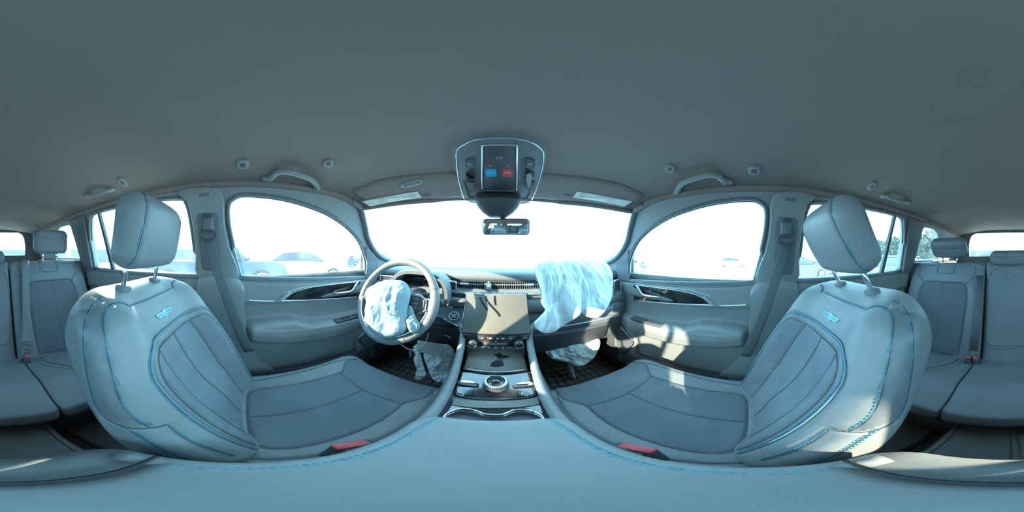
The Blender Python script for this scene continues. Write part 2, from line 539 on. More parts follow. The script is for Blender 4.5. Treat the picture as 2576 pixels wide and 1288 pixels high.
B_SEAMS = {   # seams of the backrest as seen in the photograph (driver's seat)
 'side':  [(262,744),(233,763),(214,800),(208,843),(210,897),(218,952),(233,1010),(251,1041),(266,1056)],
 'inner': [(328,770),(313,763),(294,760),(270,771),(259,796),(261,835),(268,882),(282,944),(297,998),(313,1029),(340,1057),(379,1078)],
 'yoke':  [(328,770),(350,764),(383,750),(437,729),(443,717)],
 'hem':   [(266,1056),(290,1068),(313,1076),(352,1080),(398,1076),(425,1068)],
 'low_a': [(305,1072),(344,1095),(383,1119),(422,1140),(480,1159)],
 'low_b': [(425,1072),(460,1099),(499,1119),(538,1132),(596,1148)],
 'arch':  [(509,820),(495,808),(472,801),(445,810),(418,829),(398,851),(381,878),(373,909),(377,944),(398,979),(437,1018),(484,1056),(530,1084),(569,1103),(604,1120)],
 'sub':   [(379,905),(400,880),(429,855),(472,824),(503,820)],
 'rib1':  [(427,855),(445,878),(460,905),(484,936),(523,979),(561,1014),(600,1049)],
 'rib2':  [(495,829),(515,858),(542,897),(573,940),(596,975)],
 'outer': [(509,820),(538,829),(565,843),(589,862),(604,885)],
}
C_SEAMS = {
 'outer': [(619,991),(662,969),(715,945),(777,920),(830,912),(871,912)],
 'ins':   [(874,914),(860,938),(827,951),(777,966),(715,985),(662,1000),(638,1008),(627,1025),(624,1060),(627,1091),(635,1115),(653,1129),(684,1135),(746,1131),(824,1115),(886,1095),(939,1072),(985,1044),(1013,1019),(1044,1010),(1079,1000)],
 'front': [(860,940),(886,963),(917,985),(964,1007),(1013,1018)],
 'mid':   [(917,985),(871,1010),(824,1028),(777,1044),(715,1056),(635,1067)],
 'inner': [(1079,994),(1085,1010),(1072,1035),(1026,1072),(964,1109),(923,1125),(860,1142),(808,1150),(684,1149)],
}
backS = Surf(slab(.235, BH, .125, .040, back_top, .115, 96, 120, rb=.03, Rbot=.05), back_M)
cushS = Surf(slab(.245, .275, .085, .030, cush_top, .13, 100, 110, rb=.03, Rbot=.05), cush_M)
bs = {k: backS.pix(v) for k, v in B_SEAMS.items()}
cs = {k: cushS.pix(v) for k, v in C_SEAMS.items()}
def L2(S, hits): return [tuple((S.Mi @ h[0])[:2]) for h in hits]
if DEBUG:
    for k, h in bs.items(): print('B', k, [(round(a,3), round(b,3)) for a, b in L2(backS, h)][::6])
    for k, h in cs.items(): print('C', k, [(round(a,3), round(b,3)) for a, b in L2(cushS, h)][::6])
# ================================================================== cabin shell
FW = [(.005,-.115),(-.035,.04),(-.052,.135),(-.05,.20),(-.025,.228),(.02,.238),(.15,.231),(.26,.215),(.38,.188),(.50,.142),(.595,.085),(.65,.03),(.70,-.04),(.722,-.10),(.728,-.148)]
RW = [(-.204,-.108),(-.206,.015),(-.211,.15),(-.222,.215),(-.25,.24),(-.425,.253),(-.574,.257),(-.77,.26),(-.828,.245),(-.855,.2),(-.887,.12),(-.925,-.09)]
QW = [(-1.08,-.03),(-1.08,.20),(-1.10,.232),(-1.25,.243),(-1.34,.222),(-1.42,.17),(-1.50,.06),(-1.54,-.03)]
def wx(z): return .745-(z+.11)*.34 if z > -.11 else .745
def side3(sgn, y, z, inn=0.0): return Vector((sgn*(wx(z)-inn), y, z))
def rounded(poly, n=3): return poly
def ceil_z(x, y):
    e = min(1, abs(x)/.62)
    z = .287 + .078*(1-e**2.6)
    f = max(0, min(1, (y-.38)/.34)); z -= (.074*f*f*(1-e**2) + .150*f*f*e**3)
    f = max(0, min(1, (-1.2-y)/.8)); z -= .045*f*f*(1-.4*e)
    return z
def head_y(x): return .775-.215*(abs(x)/.62)**2
for sgn, side, wn in ((-1, 'left', 0), (1, 'right', 1)):
    outer = [(-2.02,-.18),(-2.02,.30),(.54,.30),(.56,.262),(.60,.19),(.655,.108),(.76,.028),(.88,-.012),(1.1,-.07),(1.3,-.11),(1.3,-.18)]
    wall = prism([side3(sgn, y, z) for y, z in outer], (sgn*.035, 0, .01), [[side3(sgn, y, z) for y, z in h] for h in (FW, RW, QW)])
    W = build('wall_%s' % side, wall, M['pillar'], smooth=False, kind='structure', label='grey pillar and window surround trim on the %s side of the cabin' % side)
    low = prism([Vector((sgn*.775, y, z)) for y, z in ((-2.02,-.12),(-2.02,-.9),(1.32,-.9),(1.32,-.10),(.8,-.10))], (sgn*.02, 0, 0))
    build('lower_side_wall', low, M['plastic_d'], smooth=False, parent=W)
    # rubber seals round each opening
    for poly in (FW, RW):
        build('window_seal', tube([side3(sgn, y, z, .002) for y, z in cat2(poly, 5, True)], .0085, 8, True), M['plastic'], W)
        build('seal_lip', tube([side3(sgn, y, z, -.012) for y, z in cat2(poly, 5, True)], .009, 8, True), M['plastic_d'], W)
    # panes
    for k, poly in enumerate((FW, RW, QW)):
        n = {0: 1, 1: 3, 2: 5}[k] + wn
        g = build('window_%d' % n, prism([side3(sgn, y, z, -.016) for y, z in poly], (sgn*.004, 0, .0015)), M['glass'], smooth=False, kind='structure',
                  label='%s %s side window pane with bright daylight behind it' % (('front', 'rear', 'rear quarter')[k], side))
        if k == 1:
            bar = prism([side3(sgn, y, z, .003) for y, z in ((-.735,-.10),(-.735,.255),(-.752,.255),(-.760,-.10))], (sgn*.02, 0, 0))
            build('divider_bar', bar, M['plastic_d'], g, smooth=False)
# ceiling with slightly domed headliner
NX, NY = 61, 91
V = []
for i in range(NX):
    x = -.63+1.26*i/(NX-1)
    y1 = head_y(x)
    for j in range(NY):
        y = -2.02+(y1+2.02)*j/(NY-1)
        V.append((x, y, ceil_z(x, y)))
CEIL = build('ceiling', (V, grid_faces(NX, NY)), M['liner'], kind='structure', label='dark grey woven headliner of the car roof')
CEILB = BVHTree.FromPolygons([tuple(v) for v in V], grid_faces(NX, NY))
V2 = [(v[0]*1.15, v[1], v[2]+.03) for v in V]
build('roof_skin', (V2, grid_faces(NX, NY)), M['plastic_d'], CEIL)
# headliner edge over the doors and windscreen header
for sgn in (-1, 1):
    pts = [Vector((sgn*.618, y, ceil_z(.618, y)-.004)) for y in np.linspace(-2.0, .55, 30)]
    build('headliner_edge', tube(pts, .017, 10), M['liner'], CEIL)
pts = [Vector((x, head_y(x)+.004, ceil_z(x, head_y(x))-.002)) for x in np.linspace(-.63, .63, 40)]
build('trim_1', tube(pts, .014, 10), M['liner'], kind='structure', label='padded header edge along the top of the windscreen')
# header shade strip of the windscreen
# rear wall with tailgate window
RWN = [(-.50,.0),(-.505,.12),(-.49,.22),(-.465,.265),(-.42,.29),(.42,.29),(.465,.265),(.49,.22),(.505,.12),(.50,.0)]
outer = [(-.80,-.9),(-.80,-.1),(-.62,.36),(.62,.36),(.80,-.1),(.80,-.9)]
build('wall_back', prism([Vector((x, -2.0, z)) for x, z in outer], (0,-.03,0), [[Vector((x, -2.0, z)) for x, z in RWN]]), M['pillar_d'], smooth=False, kind='structure', label='tailgate lining around the rear window')
build('window_7', prism([Vector((x, -2.015, z)) for x, z in RWN], (0,-.004,0)), M['glass'], smooth=False, kind='structure', label='tailgate window pane behind the rear bench')
# windscreen
rows = []
for t in np.linspace(0, 1, 12):
    r = []
    for x in np.linspace(-.64, .64, 25):
        y0 = head_y(x)+.01; z0 = ceil_z(x, head_y(x))
        xb = x*1.14; y1 = 1.42-.30*(abs(x)/.64)**2.2; z1 = -.085
        r.append((x+(xb-x)*t, y0+(y1-y0)*t+.03*math.sin(math.pi*t)*.5, z0+(z1-z0)*t))
    rows.append(r)
ws = loft(rows, False, False)
build('window_8', ws, M['glass'], kind='structure', label='wide windscreen pane above the dashboard')
# A pillar covers
for sgn, nm in ((-1, 'left'), (1, 'right')):
    A = [(.50,.272),(.56,.250),(.615,.178),(.675,.092),(.775,.016),(.90,-.030),(1.15,-.075)]
    rings = []
    cen = catmull([side3(sgn, y-.012, z-.004, -.004) for y, z in A], 6)
    build('trim_%s' % ('2' if sgn < 0 else '3'), tube(cen, .026, 12, flat=(.024,.017), up=(0,.6,.8)), M['plastic'], kind='structure', label='%s windscreen pillar cover' % nm)
# B pillar covers: upper cap and lower cover
for sgn, nm in ((-1, '4'), (1, '5')):
    up = [(-.072,.243),(-.066,.13),(-.05,.03),(-.012,-.115),(-.196,-.115),(-.197,.03),(-.203,.15),(-.215,.22),(-.245,.262),(-.15,.268)]
    e = empty('trim_%s' % nm, (sgn*.70, -.12, 0), kind='structure', label='grey centre pillar cover beside the %s front seat' % ('driver' if sgn < 0 else 'passenger'))
    mb = MB()
    P = [side3(sgn, y, z, .004) for y, z in cat2(up, 3, True)]
    C = sum(P, Vector())/len(P)
    rings = [P, [p + Vector((-sgn*.012, 0, 0)) for p in P], [C+(p-C)*.93+Vector((-sgn*.018, 0, 0)) for p in P]]
    build('upper_cover', loft(rings), M['pillar'], e, auto=40)
    lo = [(-.005,-.118),(.012,-.25),(.03,-.40),(.07,-.52),(.13,-.62),(.20,-.70),(.20,-.86),(-.26,-.86),(-.21,-.5),(-.197,-.118)]
    P = [Vector((sgn*.745, y, z)) for y, z in cat2(lo, 3, True)]; C = sum(P, Vector())/len(P)
    rings = [P, [p + Vector((-sgn*.022, 0, 0)) for p in P], [C+(p-C)*.94+Vector((-sgn*.032, 0, 0)) for p in P]]
    build('lower_cover', loft(rings), M['pillar'], e, auto=40)
    # belt height adjuster and slide plate
    pl = [(-.165,.165),(-.10,.165),(-.088,.15),(-.085,-.06),(-.10,-.075),(-.165,-.075),(-.175,-.06),(-.178,.15)]
    P = [side3(sgn, y, z, .023) for y, z in pl]; C = sum(P, Vector())/len(P)
    build('slide_plate', loft([P, [C+(p-C)*.95+Vector((-sgn*.004, 0, 0)) for p in P]]), M['plastic'], e, auto=40)
    build('airbag_mark', rbox(side3(sgn, -.14, .235, .024), (.002,.04,.014), .001), M['plastic'], e)
for sgn, nm, lab in ((-1, 'driver', 'grey seat belt hanging from the driver-side centre pillar'), (1, 'passenger', 'grey seat belt running down the passenger-side centre pillar')):
    e = empty('seat_belt', (sgn*.70, -.1, .0), label=lab, cat='seat belt')
    top = side3(sgn, -.130, .085, .05)
    build('belt_guide', tube([top+Vector((0, .034*math.cos(a), .018*math.sin(a)-.012)) for a in np.linspace(0, 2*math.pi, 24)[:-1]], .0055, 8, True), M['plastic_d'], e)
    build('height_adjuster', rbox(side3(sgn, -.128, .120, .036), (.026,.040,.052), .006), M['plastic'], e)
    build('bolt_cover', rbox(side3(sgn, -.128, .150, .034), (.022,.036,.016), .005), M['plastic_d'], e)
    P0, P1 = top+Vector((0,0,-.03)), Vector((sgn*.685, .035, -.47))
    pts = [P0.lerp(P1, t)+Vector((-sgn*.01*math.sin(t*3.1), 0, 0)) for t in np.linspace(0, 1, 16)]
    build('webbing', tube(pts, 1, 12, flat=(.022,.0014), up=(sgn*1,.15,0)), M['belt'], e)
# floor, toe board
fl = [(x, y, -.85) for x in (-.78, .78) for y in (-2.02, .98)]
build('floor', prism([Vector((-.78,-2.02,-.85)), Vector((.78,-2.02,-.85)), Vector((.78,.98,-.85)), Vector((-.78,.98,-.85))], (0,0,-.02)), M['carpet'], smooth=False, kind='structure', label='dark carpet of the cabin floor')
build('wall_front', prism([Vector((x, y, z)) for x, y, z in ((-.78,.96,-.86),(.78,.96,-.86),(.78,1.20,-.55),(-.78,1.20,-.55))], (0,.02,.012)), M['carpet'], smooth=False, kind='structure', label='carpeted toe board under the dashboard')
build('bulkhead', prism([Vector((x, y, z)) for x, y, z in ((-.78,1.2,-.56),(.78,1.2,-.56),(.78,1.3,-.11),(-.78,1.3,-.11))], (0,.02,.0)), M['carpet'], smooth=False, parent=bpy.data.objects['wall_front'])
def tunnel(y): return -.72
P = []
rings = []
for y in (-1.0, -.6, -.2, .2, .6, .96, 1.2):
    rings.append([Vector((x, y, z)) for x, z in ((-.20,-.86),(-.17,-.80),(-.12,-.735),(-.06,-.715),(.06,-.715),(.12,-.735),(.17,-.80),(.20,-.86))])
build('trim_6', loft(rings), M['carpet'], kind='structure', label='carpeted centre tunnel hump')

# ------------------------------------------------------------------ doors
def door_card(name, sgn, y0, y1, z_top, label, front=True):
    n1, n2 = 110, 120
    ys = np.linspace(y0, y1, n1); zs = np.linspace(-.80, 0, n2)
    V = []
    for y in ys:
        u = (y-y0)/(y1-y0)
        zt0 = np.interp(y, [y0, y1], z_top)
        zt = np.interp(u, [.0,.09,.2,.31,.40,.53,.8,1], [-.345,-.33,-.318,-.320,-.352,-.358,-.362,-.38])
        zb = np.interp(u, [.0,.09,.2,.46,.8,1], [-.40,-.415,-.435,-.455,-.455,-.44])
        for w in zs:
            z = zt0 + (w/.80)*(.80+zt0)
            S = lambda a: 1/(1+math.exp(-max(-40, min(40, a))))
            dep = .074*min(1, max(0, (u-.03)/.05))*min(1, max(0, (1.0-u)/.22))
            pad = dep*S((zt-z)/.0035)*S((z-zb)/.006)
            pad *= 1+.10*math.exp(-((z-zb-.055)/.025)**2)
            led = .020*S((z+.56)/.03)*S((zb+.005-z)/.012)
            up = .012*S((z+.235)/.004)*(1-S((z-zt0+.012)/.004)*.8)
            mid = .010*math.exp(-((z+.30)/.05)**2)
            V.append((y, z, .030+pad+led+up-mid))
    Mx = Matrix(((0,0,1,-.775),(1,0,0,0),(0,1,0,0),(0,0,0,1)))
    S = Surf((V, grid_faces(n1, n2)), Mx)
    return S
def on(S, pts, n=1, lift=0.0):
    out = [p+nn*lift*(-1 if nn.dot(p) > 0 else 1) for p, nn in S.pix(pts, n)]
    return out
fd = door_card('door', -1, -.02, .82, (-.112, -.152), '')
st_hits = fd.pix([(646,833),(700,836),(780,829),(850,817),(895,806)], 6)
fd.groove(st_hits, .003, .004)
lower = fd.pix([(650,858),(720,866),(800,860),(895,842)], 6)
beltl = fd.pix([(716,735),(760,722),(820,715),(890,707),(905,705)], 8)
strip = fd.pix([(625,755),(640,757),(690,758),(760,756),(830,753),(905,747)], 5)
wing = fd.pix([(688,757),(704,752),(727,733),(735,736),(716,752),(704,757)], 1)
trimp = fd.pix([(712,752),(735,737),(775,724),(830,716),(905,708),(905,744),(830,750),(760,753)], 1)
hand = fd.pix([(903,712),(893,724),(882,733),(862,735),(852,735)], 5)
for sgn, nm, lab in ((-1, 'door_1', "driver's front door card with silver strip, armrest and window switches"), (1, 'door_2', 'passenger front door card with silver strip and padded armrest')):
    fx = sgn > 0
    e = empty(nm, (sgn*.75, .4, -.4), kind='structure', label=lab)
    W = fd.W.copy()
    H = (lambda hs: mir(hs)) if fx else (lambda hs: hs)
    fd.build('door_card', M['door'], e, flipx=fx)
    stitches(H(st_hits), off=.003, lift=.0008).build('stitching', M['thread_g'], e, kind='stuff')
    stitches(H(st_hits), off=-.003, lift=.0008).build('stitching', M['thread_g'], e, kind='stuff')
    stitches(H(beltl), off=.003, dash=.008, gap=.004, r=.0015).build('stitching', M['white'], e, kind='stuff')
    pts = [p+n*.002 for p, n in H(strip)]
    build('silver_strip', tube(pts, 1, 10, flat=(.0065,.005), up=(-sgn,0,0)), M['silver'], e)
    build('silver_wing', prism([p for p, n in H(wing)], (-sgn*.009,0,0)), M['silver'], e, smooth=False)
    build('gloss_panel', prism([p for p, n in H(trimp)], (-sgn*.004,0,0)), M['piano'], e, smooth=False)
    build('panel_edge', tube([p+Vector((-sgn*.004,0,0)) for p, n in H(fd.pix([(712,752),(735,737),(775,724),(830,716),(905,708)], 4))], .0016, 6), M['chrome'], e)
    # pull handle in its recess
    hp = [Vector((sgn*.73, .640, -.170)), Vector((sgn*.722, .615, -.178)), Vector((sgn*.715, .585, -.205)), Vector((sgn*.716, .555, -.215)), Vector((sgn*.722, .49, -.214)), Vector((sgn*.735, .47, -.212))]
    build('release_handle', tube(catmull(hp, 6), 1, 10, flat=(.0065,.005), up=(-sgn,0,0)), M['chrome'], e)
    build('handle_recess', rbox((sgn*.737, .545, -.192), (.008,.13,.042), .004), M['piano'], e)
    # switches
    if not fx:
        for k in range(4):
            y = .50+.032*k+(.02 if k > 1 else 0)
            build('window_switch', rbox((-.688, y, -.356), (.020,.022,.010), .002, Matrix.Rotation(.15, 3, 'X')), M['piano'], e)
        build('switch_panel', rbox((-.694, .55, -.362), (.045,.20,.012), .004), M['plastic_d'], e)
    else:
        build('switch_panel', rbox((.694, .53, -.360), (.045,.20,.012), .004), M['plastic_d'], e)
        build('window_switch', rbox((.688, .535, -.352), (.020,.022,.010), .002), M['piano'], e)
    # sill moulding at the glass
    build('window_sill', tube([Vector((sgn*(.742), y, -.112-.036*(y/.73))) for y in np.linspace(-.01, .76, 20)], 1, 10, flat=(.006,.012), up=(0,0,1)), M['plastic'], e)
    # map pocket lip
    build('pocket', rbox((sgn*.728, .42, -.72), (.05,.62,.17), .02), M['plastic_d'], e)
    # lower speaker grille near the sill, chrome framed
    gp = [(p.y, p.z) for p in (PX(px, py, .70) for px, py in ((1547,812),(1562,824),(1594,857),(1594,866),(1574,886),(1556,889),(1553,870),(1548,840)))]
    g = build('speaker_grille', prism([Vector((sgn*.706, y, z)) for y, z in gp], (-sgn*.004,0,0)), M['plastic_d'], e, smooth=False)
    build('grille_frame', tube([Vector((sgn*.700, y, z)) for y, z in gp[:6]], .0030, 8), M['chrome'], g)
    gm_ = MB()
    cy_ = sum(q[0] for q in gp)/8; cz_ = sum(q[1] for q in gp)/8
    for i in range(-9, 10):
        for j in range(-9, 10):
            y_, z_ = cy_+i*.0085+(j % 2)*.004, cz_+j*.0085
            if pip(np.array([y_]), np.array([z_]), [(cy_+(q[0]-cy_)*.9, cz_+(q[1]-cz_)*.9) for q in gp])[0]: gm_.add(cyl((sgn*.7015, y_, z_), (1,0,0), .0034, .002, 6))
    gm_.build('grille_dots', M['plastic'], g, kind='stuff')
    build('grille_backing', rbox((sgn*.735, cy_, cz_), (.05, .20, .20), .02), M['door'], e)
    # mirror triangle cover
    build('corner_cover', prism([side3(sgn, y, z, .004) for y, z in ((.655,.045),(.735,.005),(.80,-.04),(.80,-.15),(.705,-.15),(.695,-.05))], (-sgn*.008,0,0)), M['plastic'], e, smooth=False)
for sgn, nm, lab in ((-1, 'door_3', 'rear door card behind the driver'), (1, 'door_4', 'rear door card behind the passenger')):
    e = empty(nm, (sgn*.75, -.6, -.4), kind='structure', label=lab)
    S = door_card('d', -1, -1.02, -.20, (-.105, -.112), '')
    S.build('door_card', M['door'], e, flipx=sgn > 0)
    build('window_sill', tube([Vector((sgn*.742, y, -.108)) for y in np.linspace(-.95, -.2, 10)], 1, 10, flat=(.008,.012), up=(0,0,1)), M['plastic'], e)
    build('trim_strip', tube([Vector((sgn*.735, y, -.225)) for y in np.linspace(-.95, -.22, 10)], 1, 8, flat=(.006,.004), up=(1,0,0)), M['silver'], e)
    build('release_handle', tube([Vector((sgn*(.735-d), y, -.185)) for y, d in ((-.40,0),(-.405,.012),(-.48,.014),(-.50,0))], .005, 8), M['chrome'], e)
# ================================================================== front seats, continued
def mirx(S, hits):
    out = []
    for p, n in hits:
        q = Vector((2*SX-p.x, p.y, p.z)); r = S.bvh.find_nearest(q)
        out.append((r[0], r[1]))
    return out
ARCH = [(-.170,-.27),(-.172,-.1),(-.173,.04),(-.170,.085),(-.155,.118),(-.125,.135),(-.06,.139),(.06,.139),(.125,.135),(.155,.118),(.170,.085),(.173,.04),(.172,-.1),(.170,-.27)]
SUB = [(-.158,-.27),(-.160,-.05),(-.160,.045),(-.152,.085),(-.130,.108),(-.06,.113),(.06,.113),(.130,.108),(.152,.085),(.160,.045),(.160,-.05),(.158,-.27)]
INS = [(-.184,.262),(-.184,.184),(-.158,.150),(-.142,.122),(-.147,.06),(-.149,-.02),(-.152,-.115),(-.155,-.17),(-.148,-.205),(-.125,-.224),(-.06,-.231),(.06,-.231),(.125,-.224),(.148,-.205),(.155,-.17),(.152,-.115),(.149,-.02),(.147,.06),(.142,.122),(.158,.150),(.184,.184),(.184,.262)]
CO = [(-.178,.235),(-.195,.198),(-.208,.114),(-.207,.0),(-.203,-.10),(-.195,-.20),(-.185,-.24)]
b_arch = backS.loc(ARCH, 8); b_sub = backS.loc(SUB, 8)
b_r1 = backS.loc([(.0,.113),(.0,-.05),(.0,-.27)], 20); b_r2 = [backS.loc([(s*.098,.110),(s*.104,.03),(s*.102,-.1),(s*.098,-.27)], 14) for s in (-1, 1)]
c_ins = cushS.loc(INS, 6); c_front = cushS.loc([(-.142,.122),(-.07,.114),(0,.108),(.07,.114),(.142,.122)], 6)
c_mid = cushS.loc([(0,.108),(.002,-.05),(0,-.23)], 14)
c_o = [cushS.loc([(s*x, y) for x, y in CO], 8) for s in (-1, 1)]
pairs = {}
for k in ('side', 'inner', 'hem', 'low_a', 'low_b'): pairs[k] = [bs[k], mirx(backS, bs[k])]
b_yoke = backS.loc([(-.104,.235),(0,.233),(.104,.235)], 10)
for h in (b_arch,): backS.groove(h, .0055, .005)
backS.groove(b_sub, .004, .004)
for h in [b_r1]+b_r2: backS.groove(h, .004, .0045)
for k in pairs:
    for h in pairs[k]: backS.groove(h, .004, .0045)
backS.groove(b_yoke, .004, .0045)
for h in [c_ins, c_front, c_mid]+c_o: cushS.groove(h, .0045, .0045)
# headrest shell
def hr_top(X, Y): return .012*(1-(X/.128)**2)-.010*(Y/.1)**2 - .014*smooth01((Y-.05)/.06)
def post_path(x, ty):
    return catmull([Vector((x, -.288, -.10)), Vector((x, -.282, -.06)), Vector((x, ty, -.02)), Vector((x, ty+.006, .03))], 5)
def bolster_mask(C):
    X = np.abs(C[:, 0]); Y = C[:, 1]
    xin = np.interp(Y, [-.031,.002,.037,.07,.119,.169,.204,.232,.249,.253,.2531], [.217,.222,.223,.222,.216,.210,.203,.188,.165,.134,9])
    hem = np.interp(X, [.20,.217,.233,.2351], [-.036,-.031,-.018,-.008])
    return (X > xin) & (Y > hem)
def make_seat(sgn, label, theta, hc):
    fx = sgn > 0
    H = mir if fx else (lambda h: h)
    e = empty('bucket_chair', (sgn*.385, .1, -.85), label=label, cat='seat')
    parts = backS.build('backrest', M['leather'], e, regions=[('backrest_border', ARCH, M['leather2']), ('backrest_insert', SUB, M['suede_back']), ('side_bolster', (lambda C: bolster_mask(C) & (C[:, 0] > 0)), M['bolster']), ('side_bolster', (lambda C: bolster_mask(C) & (C[:, 0] < 0)), M['bolster'])], flipx=fx)
    parts2 = cushS.build('seat_cushion', M['leather2'], e, regions=[('cushion_insert', INS, M['suede'])], flipx=fx)
    for h in [b_arch]: build('piping', tube([p-n*.0005 for p, n in H(h)], .0018, 6), M['thread_g'], e)
    st = MB()
    sl = MB()
    for h in [b_sub, b_yoke, b_r1]+b_r2: q = seam(H(h)); sl.add((q.V, q.F))
    for k in pairs:
        for h in pairs[k]: q = seam(H(h)); sl.add((q.V, q.F))
    sl.build('back_seams', M['seamline'], e, kind='stuff')
    sl = MB()
    for h in [c_ins, c_front, c_mid]+c_o: q = seam(H(h)); sl.add((q.V, q.F))
    sl.build('cushion_seams', M['seamline'], e, kind='stuff')
    stm = MB()
    for k, offs in (('side', (.004,)), ('inner', (.004,)), ('low_a', (.0045, -.0045)), ('low_b', (.004,))):
        for i in (0, 1):
            for o in offs:
                stm.add(stitches(H(pairs[k][i]), off=o*(1 if i == 0 else -1)*(-1 if fx else 1), dash=.007, r=.0013).__dict__.values() if False else (lambda m: (m.V, m.F))(stitches(H(pairs[k][i]), off=o*(1 if i == 0 else -1)*(-1 if fx else 1), dash=.006, r=.0010)))
    for h in (b_yoke,):
        m_ = stitches(H(h), off=.004, dash=.0035, gap=.003); stm.add((m_.V, m_.F))
    m_ = stitches(H(b_arch), off=-.005, dash=.006, r=.0009); stm.add((m_.V, m_.F))
    stm.build('stitching', M['thread'], e, kind='stuff')
    stm = MB()
    for i, h in enumerate(c_o):
        m_ = stitches(H(h), off=(-1 if i else 1)*.004, dash=.005); stm.add((m_.V, m_.F))
    stm.build('cushion_stitching', M['thread_g'], e, kind='stuff')
    # winged emblem
    c = backS.pix([(411,788)], 1)[0]
    hx = backS.Mi @ c[0]
    pl = [(x*.86, y*.78) for x, y in [(-.052,.009),(-.012,.009),(-.006,.013),(.006,.013),(.012,.009),(.052,.009),(.045,-.002),(.036,-.009),(.010,-.009),(.006,-.017),(-.006,-.017),(-.010,-.009),(-.036,-.009),(-.045,-.002)]]
    P = []
    for x, y in pl:
        r = backS.loc([(x+.0, y+hx.y)], 1)[0]; P.append(r[0])
    P = [Vector((-p.x, p.y, p.z)) for p in P] if fx else P
    b = build('wing_emblem', prism(P, N_*.003), M['emblem'], e, smooth=False, label='silver winged emblem')
    mb = MB()
    for s in (-1, 1):
        for k in range(6):
            x = s*(.012+.0040*k); r = backS.loc([(x, hx.y)], 1)[0][0]
            if fx: r = Vector((-r.x, r.y, r.z))
            mb.add(rbox(r+N_*.0032, (.0020,.0010,.0042), .0003, Matrix.Rotation(-.46, 3, 'X')))
    mb.build('embossed_marks', M['thread'], b, kind='stuff')
    # headrest
    th = math.radians(theta); T = Vector((0, math.sin(th), math.cos(th))); N = Vector((0, math.cos(th), -math.sin(th)))
    S = Surf(slab(.128, .096, .05, .030, hr_top, .080, 56, 44, rb=.03, Rbot=.04), frame(Vector((-.390, hc[0], hc[1])), (1,0,0), T, N))
    hs = [S.loc([(s*.112,-.094),(s*.108,-.06),(s*.102,0),(s*.098,.05),(s*.092,.075),(s*.080,.093)], 8) for s in (-1, 1)]
    for h in hs: S.groove(h, .004, .004)
    S.build('headrest', M['leather2'], e, flipx=fx)
    q = MB()
    for h in hs:
        z_ = seam(H(h)); q.add((z_.V, z_.F))
    q.build('headrest_seams', M['seamline'], e, kind='stuff')
    stm = MB()
    for i, h in enumerate(hs):
        m_ = stitches(H(h), off=(1 if i else -1)*.004*(-1 if fx else 1), dash=.005, gap=.003); stm.add((m_.V, m_.F))
    stm.build('headrest_stitching', M['thread'], e, kind='stuff')
    for x in (-.312, -.470):
        x *= -sgn
        lo = Vector((x, -.279, -.092)); d = (Vector((x, hc[0]-.062, hc[1]-.06))-lo)
        build('headrest_post', tube([lo-d*.2, lo, lo+d*.5, lo+d], .0065, 14), M['chrome'], e)
        build('post_sleeve', rbox(lo+Vector((0,.002,.004)), (.040,.030,.016), .007, Matrix.Rotation(-.45, 3, 'X'), 3), M['plastic'], e)
    # base shell and recliner cover
    build('seat_base', rbox((sgn*.38, .19, -.73), (.42,.44,.10), .03), M['plastic_d'], e)
    build('side_valance', rbox((sgn*.612, .14, -.70), (.03,.42,.09), .014), M['plastic'], e)
    build('side_valance', rbox((sgn*.150, .10, -.70), (.022,.40,.09), .010), M['plastic'], e)
    build('recliner_cover', cyl((sgn*.160, -.07, -.60), (1,0,0), .055, .03, 28, bev=.008), M['plastic'], e)
    build('recliner_cover', cyl((sgn*.610, -.07, -.60), (1,0,0), .055, .03, 28, bev=.008), M['plastic'], e)
    for x in (.20, .56):
        build('seat_rail', rbox((sgn*x, .15, -.815), (.05,.62,.06), .008), M['plastic_d'], e)
    # buckle
    bx, by, bz = sgn*.150, .130, -.480
    yaw = Matrix.Rotation(sgn*.12, 3, 'Z') @ Matrix.Rotation(-.25, 3, 'X')
    bk = build('belt_buckle', rbox((bx, by-.006, bz-.030), (.030,.062,.075), .006, yaw), M['plastic_d'], e)
    build('release_button', rbox((bx+sgn*.003, by-.002, bz+.009), (.020,.052,.008), .003, yaw), M['red'], bk, label='red release button')
    build('buckle_stalk', tube([Vector((bx, by-.02, bz-.06)), Vector((bx, by-.05, bz-.14)), Vector((bx, by-.06, bz-.22))], .009, 8), M['plastic_d'], bk)
    return e
make_seat(-1, "driver's grey leather seat with turquoise stitching, behind the steering wheel", 10, (-.200, .053))
make_seat(1, 'passenger grey leather seat with turquoise stitching, headrest tilted forward', 27.5, (-.180, .036))
